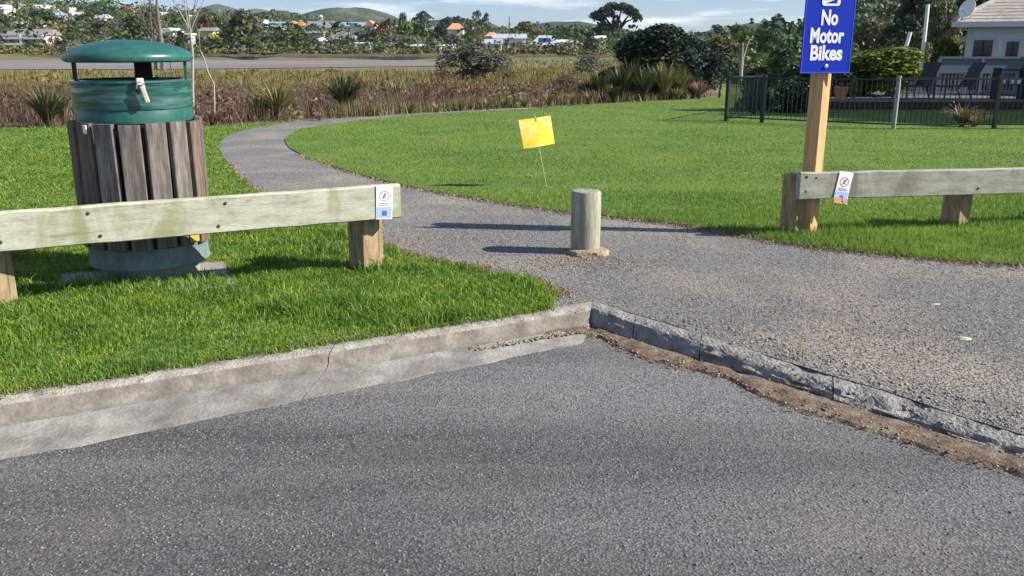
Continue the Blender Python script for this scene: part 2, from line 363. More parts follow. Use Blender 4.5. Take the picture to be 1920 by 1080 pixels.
def sheet(name, poly, zoff, mat, zf=zl):
    bm = bmesh.new(); vs = [bm.verts.new((p[0], p[1], 0)) for p in poly]
    es = [bm.edges.new((vs[i], vs[(i + 1) % len(vs)])) for i in range(len(vs))]
    bmesh.ops.triangle_fill(bm, edges=es, use_beauty=True)
    for yy in (Y0, YS):
        bmesh.ops.bisect_plane(bm, geom=bm.verts[:] + bm.edges[:] + bm.faces[:], plane_co=(0, yy, 0), plane_no=(0, 1, 0))
    for v in bm.verts: v.co.z = zf(v.co.y) + zoff
    for f in bm.faces:
        f.normal_update()
        if f.normal.z < 0: f.normal_flip()
    me = bpy.data.meshes.new(name); bm.to_mesh(me); bm.free(); me.materials.append(mat)
    o = link(name, me); o['kind'] = 'structure'; return o
g2 = lambda px, py, z=0.0: G(px, py, z).xy

# ------------------------------------------------------------------ ground to the horizon
def build_ground():
    radii = [0.0]; r = 4.0
    while r < 3800: radii.append(r); r *= 1.055
    rad_n = len(radii)
    ang = list(np.radians(np.concatenate([np.arange(-40, 41, 0.8), np.arange(45, 320, 5)])))
    na = len(ang); V = []; Fs = []
    for rr in radii:
        for a in ang:
            x = rr * math.sin(a); y = rr * math.cos(a); V.append((x, y, T(x, y) if y > -5 else -0.27))
    for i in range(rad_n - 1):
        for k in range(na):
            k2 = (k + 1) % na; Fs.append((i * na + k, i * na + k2, (i + 1) * na + k2, (i + 1) * na + k))
    m, nt, b = newmat('rough_ground'); v = coords(nt)
    n1 = noise(nt, v, 0.035, 6, 0.6); n2 = noise(nt, v, 1.2, 5, 0.6)
    land = ramp(nt, n1, [(0.35, (0.035, 0.06, 0.018)), (0.5, (0.07, 0.10, 0.03)), (0.65, (0.13, 0.13, 0.055))])
    marsh = ramp(nt, noise(nt, v, 0.12, 5, 0.6), [(0.35, (0.075, 0.048, 0.032)), (0.55, (0.11, 0.08, 0.045)), (0.7, (0.14, 0.12, 0.05))])
    sx = N(nt, 'ShaderNodeSeparateXYZ'); nt.links.new(v, sx.inputs[0])
    far = N(nt, 'ShaderNodeMapRange', inp={'From Min': 200.0, 'From Max': 208.0}); nt.links.new(sx.outputs['Y'], far.inputs[0])
    olive = N(nt, 'ShaderNodeMapRange', inp={'From Min': 40.0, 'From Max': 75.0}); nt.links.new(sx.outputs['Y'], olive.inputs[0])
    marsh = mixc(nt, olive.outputs[0], marsh, (0.13, 0.115, 0.038))
    c = mixc(nt, far.outputs[0], marsh, land)
    c = mixc(nt, 0.5, c, ramp(nt, n2, [(0.3, (0.45,) * 3), (0.7, (1.2,) * 3)]), 'MULTIPLY')
    nt.links.new(c, b.inputs['Base Color']); b.inputs['Roughness'].default_value = 0.95
    me = bpy.data.meshes.new('ground'); me.from_pydata(V, [], Fs); me.update(); me.materials.append(m)
    bm = bmesh.new(); bm.from_mesh(me); bmesh.ops.remove_doubles(bm, verts=bm.verts, dist=0.0005); bmesh.ops.recalc_face_normals(bm, faces=bm.faces); bm.to_mesh(me); bm.free()
    if me.polygons[len(me.polygons) // 2].normal.z < 0: me.flip_normals()
    me.polygons.foreach_set('use_smooth', [True] * len(me.polygons))
    link('ground', me)['kind'] = 'structure'
build_ground()
# tidal mud
mud = noisy('tidal_mud', [(0.15, 0.13, 0.115), (0.20, 0.18, 0.16), (0.25, 0.23, 0.205)], 0.08, 0.6, (0.25, 1, 1), 0.1, 0.02, 2)
mp = []
for px, py in ((-900, 129), (0, 129), (200, 130), (380, 129), (560, 127), (700, 125), (830, 124), (860, 122)):
    d = ray(px, py); t = (CAM_H + 1.66) / -d.z; mp.append((d.x * t, d.y * t))
mp += [(-20, 195), (-20, 207), (-60, 209), (-130, 209), (-300, 209)]
mz = bpy.data.meshes.new('mudflat'); mz.from_pydata([(x, y, -1.66) for x, y in mp], [], [tuple(range(len(mp)))]); mz.materials.append(mud)
if mz.polygons[0].normal.z < 0: mz.flip_normals()
link('mudflat', mz)['kind'] = 'structure'

# hills behind the town
def hill(px, ytop, Y, wpx, cols, sc_n, wx=1.0):
    c = P(px, ytop, Y); H = c.z + 12; W = wpx / F * Y; V = []; Fs = []; nx, ny = 60, 24
    for j in range(ny):
        for i in range(nx):
            a = (i / (nx - 1) - 0.5) * 4; bb = (j / (ny - 1) - 0.5) * 4
            x = c.x + a * W; y = Y + bb * W * 0.8
            h = H * math.exp(-(a * a) * 1.1 - bb * bb) * (1 + 0.14 * (vnoise([a * 1.0 + px], [bb + Y], 2.2)[0] - 0.5)) + 3 * (vnoise([a * 9 + px], [bb * 9], 1.0)[0])
            V.append((x, y, -12 + h))
    for j in range(ny - 1):
        for i in range(nx - 1): Fs.append((j * nx + i, j * nx + i + 1, (j + 1) * nx + i + 1, (j + 1) * nx + i))
    m = noisy('hill_cover', cols, sc_n, 0.95, bs=0.9, bd=4, fine=sc_n * 9)
    me = bpy.data.meshes.new('hill'); me.from_pydata(V, [], Fs); me.update(); me.materials.append(m)
    me.polygons.foreach_set('use_smooth', [True] * len(me.polygons)); link('hill', me)['kind'] = 'structure'
hill(650, 12, 1400, 165, [(0.020, 0.034, 0.022), (0.045, 0.065, 0.036), (0.13, 0.14, 0.08)], 0.03)
hill(520, 26, 1150, 140, [(0.025, 0.04, 0.025), (0.06, 0.08, 0.04)], 0.03)
hill(172, 5, 2200, 100, [(0.025, 0.045, 0.028), (0.045, 0.07, 0.038)], 0.008)
hill(232, 14, 2300, 45, [(0.06, 0.09, 0.075), (0.10, 0.14, 0.09)], 0.008)
hill(410, 9, 2700, 110, [(0.03, 0.05, 0.03), (0.06, 0.085, 0.045)], 0.004)
hill(478, 19, 2600, 90, [(0.03, 0.05, 0.03), (0.06, 0.085, 0.045)], 0.004)
hill(850, 36, 1000, 160, [(0.03, 0.05, 0.035), (0.05, 0.075, 0.045)], 0.012)
hill(1060, 45, 1300, 220, [(0.02, 0.038, 0.036), (0.035, 0.055, 0.048)], 0.012)
hill(1420, 50, 1000, 200, [(0.025, 0.045, 0.03), (0.045, 0.07, 0.04)], 0.012)

# ------------------------------------------------------------------ kerbs, road, gravel, lawns
KA = g2(0, 740); KC = g2(1112, 567); KB = g2(1920, 818)
dL = (KC - KA).normalized(); dR = (KB - KC).normalized()
KL = KC - dL * 9.0; KR = KC + dR * 7.5
nL = Vector((dL.y, -dL.x)); nR = Vector((dR.y, -dR.x))          # towards the road
mi = (nL + nR) / (1 + nL.dot(nR))
def tilt(p): return 0.025 * max(-1.0, min(9.0, (p - KC).dot(nL)))       # the seal rises away from the left kerb
def kpt(side, s, d):                     # s metres from the corner, d metres towards the road
    if side == 'L':
        a = KL + nL * d; L = 9.0
    else:
        a = KR + nR * d; L = 7.5
    return (KC + mi * d).lerp(a, s / L)
PROF = [(-0.03, -0.16), (-0.03, -0.002), (0.0, 0.003), (0.05, 0.005), (0.085, 0.001), (0.108, -0.010), (0.124, -0.028), (0.138, -0.050), (0.156, -0.062), (0.19, -0.070), (0.27, -0.080), (0.335, -0.083), (0.375, -0.083), (0.385, -0.16)]
PROFR = [(-0.03, -0.16), (-0.03, -0.004), (0.0, 0.006), (0.05, 0.006), (0.085, -0.002), (0.105, -0.020), (0.118, -0.042), (0.128, -0.066), (0.138, -0.084), (0.15, -0.092), (0.165, -0.096), (0.18, -0.098), (0.19, -0.100), (0.20, -0.16)]
def kerb_segment(side, s0, s1, mat, rough, parent):
    mb = MB(); prof = PROF if side == 'L' else PROFR; n = max(2, int((s1 - s0) / 0.035)); vs = []; fs = []
    for i in range(n + 1):
        s = s0 + (s1 - s0) * i / n
        for k, (d, z) in enumerate(prof):
            w = 0.0
            if 1 < k < len(prof) - 1:
                w = (vnoise([s * 17 + k * 3.3], [k * 1.7 + (0 if side == 'L' else 40)], 1.0)[0] - 0.5) * 2 + (vnoise([s * 43], [k * 5.1], 1.0)[0] - 0.5)
            dd = d + (max(0.0, d - 0.18) / 0.2 * 0.054 * s if side == 'L' else 0.0)
            if side == 'L' and k >= 11: dd += 0.028 * (vnoise([s * 3.3], [7.7], 1.0)[0] - 0.5) + 0.022 * (vnoise([s * 11], [3.1], 1.0)[0] - 0.5)
            p = kpt(side, s, dd + w * rough)
            dz = 0.0
            if side == 'R' and 2 <= k <= 7: dz = -0.030 * max(0, vnoise([s * 3.1 + 5], [0.3], 1.0)[0] - 0.5) - 0.010 * ss(0.8, 1.5, s)
            zt_ = tilt(p) * ss(0.10, 0.13, d) if side == 'R' else 0.0
            vs.append((p.x, p.y, z + w * rough * 0.6 + dz + zt_))
    m = len(prof)
    for i in range(n):
        for k in range(m - 1):
            q = (i * m + k, i * m + k + 1, (i + 1) * m + k + 1, (i + 1) * m + k); fs.append(q if side == 'R' else q[::-1])
    fs += [tuple(range(m)), tuple(n * m + k for k in range(m))[::-1]]
    mb.add(vs, fs); o = mb.build('kerb_segment', mat, parent, smooth=True)
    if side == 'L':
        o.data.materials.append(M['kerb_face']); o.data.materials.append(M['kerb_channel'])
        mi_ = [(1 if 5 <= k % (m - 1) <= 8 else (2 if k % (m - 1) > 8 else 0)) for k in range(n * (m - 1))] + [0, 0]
        o.data.polygons.foreach_set('material_index', mi_)
    return o
kerb = bpy.data.objects.new('kerb', None); COL.objects.link(kerb); kerb['kind'] = 'structure'
jl = (KC - g2(640, 648)).length
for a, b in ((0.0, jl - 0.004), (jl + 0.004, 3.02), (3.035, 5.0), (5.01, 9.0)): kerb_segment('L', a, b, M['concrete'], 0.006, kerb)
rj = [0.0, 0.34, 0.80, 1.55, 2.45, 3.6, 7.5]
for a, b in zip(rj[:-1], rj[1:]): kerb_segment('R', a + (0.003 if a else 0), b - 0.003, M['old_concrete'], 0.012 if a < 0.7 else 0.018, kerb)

lipL = [kpt('L', s, 0.340 + 0.054 * s) for s in (9.0, 0.0)]; lipR = [kpt('R', s, 0.185) for s in (0.0, 7.5)]
road_poly = [lipL[0], kpt('L', 0.45, 0.35), KC + mi * 0.26, kpt('R', 0.25, 0.185), lipR[1], Vector((9, -9)), Vector((-14, -9)), Vector((-14, lipL[0].y - 2))]
me_r = bpy.data.meshes.new('road'); me_r.from_pydata([(p.x, p.y, -0.099 + 0.025 * (p - KC).dot(nL)) for p in road_poly], [], [tuple(range(len(road_poly)))])
if me_r.polygons[0].normal.z < 0: me_r.flip_normals()
me_r.materials.append(M['asphalt']); link('road', me_r)['kind'] = 'structure'

# silt lying in the gutter
def strip(name, mat, cfun, n, kind, zt):
    V = []; Fs = []; m = 9
    for i in range(n + 1):
        A, B = cfun(i / n)
        for k in range(m):
            t = k / (m - 1); p = A.lerp(B, t)
            V.append((p.x, p.y, zt + tilt(p) + 0.009 * math.sin(PI * min(1, t * 1.05)) * (0.5 + vnoise([p.x * 12], [p.y * 12], 1)[0]) - (0.012 if k in (0, m - 1) else 0)))
    for i in range(n):
        for k in range(m - 1): Fs.append((i * m + k, i * m + k + 1, (i + 1) * m + k + 1, (i + 1) * m + k))
    me = bpy.data.meshes.new(name); me.from_pydata(V, [], Fs); me.update(); me.materials.append(mat)
    if sum(p.normal.z for p in me.polygons) < 0: me.flip_normals()
    o = link(name, me); o['kind'] = kind; return o
def siltR(t):
    s = t * 6.5; w = 0.31 + 0.12 * (vnoise([s * 2.2], [3.0], 1)[0] - 0.5) + 0.05 * (vnoise([s * 9], [8.0], 1)[0] - 0.5)
    return kpt('R', s, 0.112), kpt('R', s, w)
strip('gutter_silt', M['dirt'], siltR, 150, 'structure', -0.090)
def siltL(t):
    s = t * 0.5; w = 0.30 - 0.16 * t ** 0.7 + 0.04 * (vnoise([s * 12], [3.0], 1)[0] - 0.5)
    return kpt('L', s, 0.145), kpt('L', s, max(w, 0.15))
strip('gutter_silt', M['dirt'], siltL, 40, 'structure', -0.077)

E_PX = [(560, 243), (541, 255), (535, 264), (548, 281), (600, 304), (700, 335), (790, 355), (900, 375), (1020, 393), (1130, 406), (1250, 419), (1330, 431), (1400, 444), (1500, 461), (1650, 478), (1800, 491), (1920, 499), (2500, 528)]
E = smoothpoly([g2(*p) for p in E_PX])
BK = smoothpoly([g2(*p) for p in [(1350, 184), (1200, 191), (1100, 197), (1000, 204), (900, 209), (800, 215), (700, 223), (620, 233), (575, 241)]])
lawnR = densify(E + [Vector((30, 5.5)), Vector((60, 5.5)), Vector((60, 60)), Vector((14, 60))] + BK, 0.15, 0.035)
PL_PX = [(560, 227), (500, 236), (440, 249), (413, 272), (428, 308), (475, 354), (560, 392), (650, 428), (720, 463), (800, 487), (870, 500), (930, 513), (1000, 531), (1048, 555)]
PLv = smoothpoly([g2(*p) for p in PL_PX])
lawnL = densify(PLv + [kpt('L', 0.28, 0.012)] + [kpt('L', q * 0.3, 0.012) for q in range(2, 30)] + [kpt('L', 9, 0.0), Vector((-40, KL.y + 3)), Vector((-40, 17.5))] + [g2(*p) for p in ((0, 240), (200, 239), (400, 237), (480, 232))], 0.08, 0.022)
sheet('lawn', lawnR, 0.012, M['soil']); sheet('grass_verge', lawnL, 0.005, M['soil'])
# gravel: from the kerb up along the path, its margins tucked under the turf
def shrink(pts, dxy): return [p + Vector(dxy) for p in pts]
grav = [kpt('R', 7.5, -0.02), kpt('R', 0.0, -0.02), kpt('L', 1.2, -0.02)]
grav += [p + Vector((-0.25, 0)) for p in reversed(PLv)]
grav += [g2(*p) for p in ((640, 221), (760, 213), (900, 205.5), (1000, 201.5), (1020, 203), (900, 210), (800, 217), (700, 225), (600, 240))]
grav += [p + Vector((0.12, 0.35)) for p in E[6:]] + [Vector((14, 4.0)), Vector((10, 0))]
sheet('gravel_path', densify(grav, 0.3, 0.02), 0.0, M['gravel'])

# ------------------------------------------------------------------ turf, chips and other loose stuff
PADC = g2(272, 527)
def scatter(poly, n_guess, dens, ymin, ymax, xlim):
    xs = []; ys = []
    yb = ymin
    while yb < ymax:
        yt = min(yb * 1.15, ymax); w0, w1 = xlim(yt)
        n = int(dens(0.5 * (yb + yt)) * (w1 - w0) * (yt - yb))
        xs.append(rng.uniform(w0, w1, n)); ys.append(rng.uniform(yb, yt, n)); yb = yt
    X = np.concatenate(xs); Y = np.concatenate(ys); k = inside(poly, X, Y); return X[k], Y[k]
zlv = lambda y: -SL * (np.clip(y, Y0, YS) - Y0)
def blades(name, X, Y, hgt, wid, mat, lean=0.5, z0=0.008, five=True):
    n = len(X); a = rng.uniform(0, 2 * PI, n); ca = np.cos(a); sa = np.sin(a)
    l = rng.uniform(0.05, 1.0, n) * lean; b = rng.uniform(0, 2 * PI, n); lx = np.cos(b) * l * hgt; ly = np.sin(b) * l * hgt
    Z = zlv(Y) + z0
    p = lambda sx, fx, fz: np.stack([X + sx * ca * wid + lx * fx, Y + sx * sa * wid + ly * fx, Z + hgt * fz], 1)
    if five:
        V = np.stack([p(-.5, 0, 0), p(.5, 0, 0), p(-.4, .35, .55), p(.4, .35, .55), p(0, 1, 1 - 0.25 * 1)], 1).reshape(-1, 3)
        o = (np.arange(n) * 5)[:, None]
        Fc = np.concatenate([o + np.array([[0, 1, 3]]), o + np.array([[0, 3, 2]]), o + np.array([[2, 3, 4]])], 0)
    else:
        V = np.stack([p(-.5, 0, 0), p(.5, 0, 0), p(0, 1, 1)], 1).reshape(-1, 3); Fc = (np.arange(n) * 3)[:, None] + np.array([[0, 1, 2]])
    o = link(name, mass(name, V, Fc, mat)); o['kind'] = 'stuff'; return o
polyL = [(p.x, p.y) for p in lawnL]; polyR = [(p.x, p.y) for p in lawnR]
xl = lambda y: (-0.68 * y - 0.9, 0.68 * y + 0.9)
X, Y = scatter(polyL, 0, lambda y: min(9000, 9000 * (5 / y) ** 2), 2.6, 22, lambda y: (-0.68 * y - 1.1, 1.2))
k = ~((np.abs((X - PADC.x) * 0.94 + (Y - PADC.y) * 0.34) < 0.50) & (np.abs(-(X - PADC.x) * 0.34 + (Y - PADC.y - 0.12) * 0.94) < 0.20))
X = X[k]; Y = Y[k]
cl = vnoise(X, Y, 2.3) * 0.6 + vnoise(X + 31, Y, 7) * 0.4
h = (0.016 + 0.115 * cl ** 1.9) * rng.uniform(0.5, 1.3, len(X)) * np.where(Y > 7.5, 0.6, 1)
blades('grass', X, Y, h, 0.0052 * (np.maximum(Y, 4) / 4.5) ** 0.8 * rng.uniform(0.7, 1.3, len(X)), M['grass'], 0.75)
X, Y = scatter(polyR, 0, lambda y: min(6500, 6500 * (6 / y) ** 2), 4.5, 38, xl)
cl = vnoise(X, Y, 1.5) * 0.6 + vnoise(X + 31, Y, 5) * 0.4
near = np.clip((9.5 - Y) / 3, 0, 1)
h = (0.014 + 0.016 * cl + 0.055 * near * cl) * rng.uniform(0.6, 1.25, len(X))
blades('grass', X, Y, h, 0.0055 * (np.maximum(Y, 4) / 5) ** 0.8 * rng.uniform(0.7, 1.3, len(X)), M['lawn'], 0.7, five=False)
# dry rough growth along turf margins
def margin(pts, n, hmax, mat, spread):
    ps = [pts[rng.integers(0, len(pts))] for _ in range(n)]
    X = np.array([p.x for p in ps]) + rng.normal(0, spread, n); Y = np.array([p.y for p in ps]) + rng.normal(0, spread, n)
    blades('grass', X, Y, rng.uniform(0.3, 1, n) * hmax, 0.006 * np.maximum(Y, 4) / 5, mat, 0.9, z0=0.0)
def openline(pts): return [a.lerp(b, q / 12) for a, b in zip(pts[:-1], pts[1:]) for q in range(12)]
margin([p for p in openline(E[6:]) if p.y < 13 and abs(p.x) < 7], 7000, 0.035, M['leaf_straw'], 0.045)
margin([p for p in openline(PLv[24:]) if p.y < 13], 3500, 0.035, M['leaf_straw'], 0.035)

ke = [kpt('L', q * 0.02, 0.010) for q in range(15, 330)]
margin(ke, 6500, 0.042, M['grass'], 0.022); margin(ke, 1600, 0.04, M['leaf_straw'], 0.02)
def tufts(spots):
    X = np.concatenate([rng.normal(p[0], p[2], p[3]) for p in spots]); Y = np.concatenate([rng.normal(p[1], p[2], p[3]) for p in spots])
    blades('grass', X, Y, rng.uniform(0.035, 0.115, len(X)), 0.0058 * (np.maximum(Y, 4) / 4.5) ** 0.8, M['grass'], 0.7)
def chips(name, X, Y, Z, S, mat):
    n = len(X); base = np.array([[1, 0, 0], [-1, 0, 0], [0, 1, 0], [0, -1, 0], [0, 0, 0.7], [0, 0, -0.7]], float)
    V = base[None] * rng.uniform(0.6, 1.25, (n, 6, 1)) * S[:, None, None]
    a = rng.uniform(0, 2 * PI, n); ca, sa = np.cos(a)[:, None], np.sin(a)[:, None]; tl = rng.normal(0, 0.4, n)[:, None]
    x = V[..., 0] * ca - V[..., 1] * sa; y = V[..., 0] * sa + V[..., 1] * ca; z = V[..., 2] + x * tl
    V = np.stack([x + X[:, None], y + Y[:, None], z + Z[:, None]], -1).reshape(-1, 3)
    f = np.array([[0, 2, 4], [2, 1, 4], [1, 3, 4], [3, 0, 4], [2, 0, 5], [1, 2, 5], [3, 1, 5], [0, 3, 5]])
    Fc = ((np.arange(n) * 6)[:, None, None] + f[None]).reshape(-1, 3)
    o = link(name, mass(name, V, Fc, mat)); o['kind'] = 'stuff'; return o
def chipmat(name, cols): 
    m = leafmat(name, cols, 0.0, 0.85); return m
M['chip'] = chipmat('loose_gravel', [(0.11, 0.11, 0.11), (0.16, 0.16, 0.158), (0.205, 0.204, 0.20), (0.25, 0.24, 0.22), (0.33, 0.29, 0.22)])
M['roadchip'] = chipmat('seal_chips', [(0.115, 0.115, 0.116), (0.145, 0.145, 0.146), (0.175, 0.175, 0.174), (0.225, 0.222, 0.215)])
M['siltchip'] = chipmat('silt_crumbs', [(0.08, 0.05, 0.03), (0.17, 0.11, 0.07), (0.25, 0.19, 0.13), (0.30, 0.28, 0.25)])
pg = [(p.x, p.y) for p in densify(grav, 0.3, 0.02)]
X, Y = scatter(pg, 0, lambda y: min(5200, 5200 * (4 / y) ** 2.2), 1.8, 12, xl)
chips('gravel', X, Y, zlv(Y) + 0.001, rng.uniform(0.5, 1.2, len(X)) ** 1.5 * 0.0050 * (np.maximum(Y, 4) / 4) ** 0.5, M['chip'])
X, Y = scatter([(p.x, p.y) for p in road_poly], 0, lambda y: min(1700, 1700 * (3 / y) ** 1.6), 1.3, 5.2, lambda y: (-0.75 * y - 0.6, 0.75 * y + 0.6))
k = np.ones(len(X), bool)
chips('loose_chips', X[k], Y[k], -0.0995 + 0.025 * ((X - KC.x) * nL.x + (Y - KC.y) * nL.y), rng.uniform(0.5, 1.2, k.sum()) ** 1.5 * 0.0058, M['roadchip'])
t = rng.uniform(0, 1, 2600); q = rng.uniform(0, 1, 5000) ** 0.9
pp = [siltR(a) for a in t]; pts = [A.lerp(B, b * 1.12) for (A, B), b in zip(pp, q)]
chips('silt_crumbs', np.array([p.x for p in pts]), np.array([p.y for p in pts]), np.array([-0.084 + tilt(p) for p in pts]), rng.uniform(0.3, 1.1, 2600) ** 2 * 0.009, M['siltchip'])

n_ = 2600; t = rng.uniform(0.55, 6.5, n_); q = rng.uniform(-0.25, 0.105, n_); pts = [kpt('R', a, b) for a, b in zip(t, q)]
chips('gravel', np.array([p.x for p in pts]), np.array([p.y for p in pts]), np.where(q > -0.03, -0.006 - 0.008 * np.clip((t - 0.8) / 0.7, 0, 1), 0.002), rng.uniform(0.3, 1.1, n_) ** 1.5 * 0.011, M['chip'])
n_ = 900; t = rng.uniform(0, 1, n_) ** 1.6 * 0.75; q = rng.uniform(0.16, 0.26, n_); pts = [kpt('L', a, b) for a, b in zip(t, q)]
chips('silt_crumbs', np.array([p.x for p in pts]), np.array([p.y for p in pts]), np.full(n_, -0.073), rng.uniform(0.3, 1.1, n_) ** 2 * 0.010, M['siltchip'])

def crumbs(pts, n, sp):
    ps = [pts[k] for k in rng.integers(0, len(pts), n)]
    X = np.array([p.x for p in ps]) + rng.normal(0, sp, n); Y = np.array([p.y for p in ps]) + rng.normal(-0.01, sp, n)
    chips('silt_crumbs', X, Y, zlv(Y) + 0.004, rng.uniform(0.3, 1.1, n) ** 1.5 * 0.009, M['siltchip'])
crumbs([p for p in openline(E[6:]) if p.y < 10 and abs(p.x) < 6], 3800, 0.055)
crumbs([p for p in openline(PLv[24:]) if p.y < 10], 2600, 0.06)

# ------------------------------------------------------------------ rails, posts, bollard
def frame2(a, b):
    d = (b - a); return math.atan2(d.y, d.x), d.length
def build_rail(name, label, A, B, zA, zB, hgt, th, mat, posts, knots, turn=0.0):
    """A,B: front ends of the rail on plan; posts: metres along it"""
    rz, L = frame2(A, B)
    t = thing(name, label, 'rail fence', (A.x, A.y, 0), rz)
    mb = MB(); n = 40; vs = []; fs = []
    sec = [(0, 0.006), (0.006, 0), (th - 0.006, 0), (th, 0.006), (th, hgt - 0.008), (th - 0.01, hgt), (0.01, hgt), (0, hgt - 0.008)]
    for i in range(n + 1):
        x = L * i / n
        for (y, z) in sec:
            w = (vnoise([x * 6], [y * 9 + z * 7 + L], 1)[0] - 0.5) * 0.006
            vs.append((x, y + w, z + w + zA + (zB - zA) * i / n))
    m = len(sec)
    for i in range(n):
        for k in range(m):
            k2 = (k + 1) % m; fs.append((i * m + k, (i + 1) * m + k, (i + 1) * m + k2, i * m + k2)[::-1])
    fs += [tuple(range(m))[::-1], tuple(n * m + k for k in range(m))]
    r = mb.add(vs, fs).build('rail', mat, t)
    for x in posts:
        z = zA + (zB - zA) * x / L
        p = MB(); p.box((-0.085, 0, -0.3), (0.085, 0.16, z + hgt - 0.03), bev=0.008)
        p.build('post', M['post'], t, loc=(x, th + 0.008 + 0.085 * math.sin(math.radians(turn)), 0), rot=(0, 0, math.radians(turn)))
    for x, f in knots:
        z = zA + (zB - zA) * x / L + hgt * f
        b = MB().lathe([(0.010, 0), (0.010, 0.004), (0.005, 0.006)], 10)
        b.build('bolt', M['boltm'], t, loc=(x, 0.001, z), rot=(PI / 2, 0, 0))
    return t, rz
M['boltm'] = plain('rusty_bolt', (0.07, 0.055, 0.04), 0.7, 0.4)
pLa = G(15, 575); pLb = G(700, 504)
dl = (pLb.xy - pLa.xy).normalized(); nl = Vector((dl.y, -dl.x))
LA = pLa.xy + nl * 0.14 - dl * 0.14 - dl * 2.6; LB = pLb.xy + nl * 0.14 + dl * 0.165
Lrail = (LB - LA).length
# ends of the photographed board: a second board butts on at the left post
LM = pLa.xy + nl * 0.14 - dl * 0.02
railL, rzL = build_rail('barrier_rail', 'pale lichen stained timber rail in front of the bin', LM, LB, 0.350, 0.362, 0.218, 0.07, M['rail'],
    [0.0, (LB - LM).length - 0.165], [(0.05, 0.25), (0.05, 0.8), (0.55, 0.2), (0.5, 0.82), (1.2, 0.2), (1.25, 0.82)], 24.0)
build_rail('barrier_rail', 'short run of timber rail cut off by the left photo edge', LM - dl * 2.2, LM - dl * 0.012, 0.345, 0.350, 0.218, 0.07, M['rail'], [0.3], [(2.1, 0.3), (2.1, 0.8)])
pRa = G(1487, 440); pRb = G(1800, 425)
dr = (pRb.xy - pRa.xy).normalized(); nr = Vector((dr.y, -dr.x))
RA = pRa.xy + nr * 0.13 - dr * 0.05; RB = RA + dr * 6.5
zRa = P(1475, 374, RA.y).z; 
q = P(1920, 362, RA.y + dr.y * 2.15); zslope = (q.z - zRa) / 2.15
railR, rzR = build_rail('barrier_rail', 'weathered timber rail beside the blue sign, dimmer light put into its grey', RA, RB, zRa, zRa + zslope * 6.5, 0.205, 0.065, M['rail_shaded'],
    [0.11, 1.58, 3.1, 4.7], [(0.05, 0.3), (0.05, 0.85), (0.13, 0.8), (1.58, 0.25)], 22.0)

# bollard
pb = G(1097, 472)
t = thing('bollard', 'short round timber bollard standing alone on the gravel', 'bollard', pb)
RBl = 0.107
mb = MB(); mb.lathe([(RBl, -0.2), (RBl * 1.0, 0.0), (RBl * 1.01, 0.2), (RBl, 0.435), (RBl - 0.008, 0.448), (RBl * 0.5, 0.455), (0.01, 0.452)], 40, wob=lambda a, z: 1 + 0.015 * math.sin(3 * a) + 0.02 * (vnoise([a * 3 + 5], [z * 2], 1)[0] - 0.5) + 0.012 * (vnoise([a * 14], [z * 1.5], 1)[0] - 0.5))
mb.build('shaft', M['bollard'], t, smooth=True)
fo = MB(); fo.lathe([(0.165, -0.05), (0.155, 0.012), (0.135, 0.032), (0.05, 0.04)], 26, wob=lambda a, z: 1 + 0.30 * (vnoise([a * 1.5 + 3], [2.0], 1)[0] - 0.5) + 0.40 * (vnoise([a * 5], [z * 20], 1)[0] - 0.5))
fo.build('footing', noisy('crumbled_footing', [(0.20, 0.15, 0.10), (0.36, 0.28, 0.19)], 9, 0.95, bs=0.8, bd=0.01, fine=50), t, loc=(0.02, -0.045, 0))

sp_ = [(pLa.x, pLa.y - .03, .07, 150), (pLb.x, pLb.y - .03, .06, 140), (pRa.x, pRa.y - .03, .06, 130), (pRb.x, pRb.y, .07, 130), (PADC.x - .30, PADC.y - .20, .10, 260), (PADC.x + .1, PADC.y - .26, .13, 420), (PADC.x + .36, PADC.y - .12, .09, 200), (PADC.x - .05, PADC.y - .30, .12, 300)]
q_ = G(1500, 672); sp_.append((q_.x, q_.y, .015, 9))
tufts(sp_)
def spill(c, n, sx, sy):
    X = rng.normal(c.x, sx, n); Y = rng.normal(c.y, sy, n)
    chips('silt_crumbs', X, Y, zlv(Y) + 0.002, rng.uniform(0.3, 1.1, n) ** 1.6 * 0.008, M['siltchip'])
spill(G(1097, 485), 900, 0.20, 0.14); spill(G(790, 452), 900, 0.26, 0.20); spill(G(960, 500), 700, 0.5, 0.15); spill(G(1420, 580), 500, 0.5, 0.18); spill(G(1620, 640), 500, 0.4, 0.16)

# ------------------------------------------------------------------ lettering
def text_mesh(body, size, width=None, offset=0.0, extrude=0.0006):
    cu = bpy.data.curves.new('lettering', 'FONT'); cu.body = body; cu.size = size; cu.offset = offset; cu.extrude = extrude
    cu.align_x = 'CENTER'; cu.resolution_u = 4
    o = bpy.data.objects.new('lettering', cu); COL.objects.link(o)
    dg = bpy.context.evaluated_depsgraph_get(); me = bpy.data.meshes.new_from_object(o.evaluated_get(dg))
    bpy.data.objects.remove(o); bpy.data.curves.remove(cu)
    xs = [v.co.x for v in me.vertices]; ys = [v.co.y for v in me.vertices]
    sx = width / (max(xs) - min(xs)) if width else 1; cxm = (max(xs) + min(xs)) / 2; y0 = min(ys)
    for v in me.vertices: v.co = Vector(((v.co.x - cxm) * sx, v.co.z, v.co.y - y0)); v.co.y = -v.co.y
    me.materials.clear(); return me

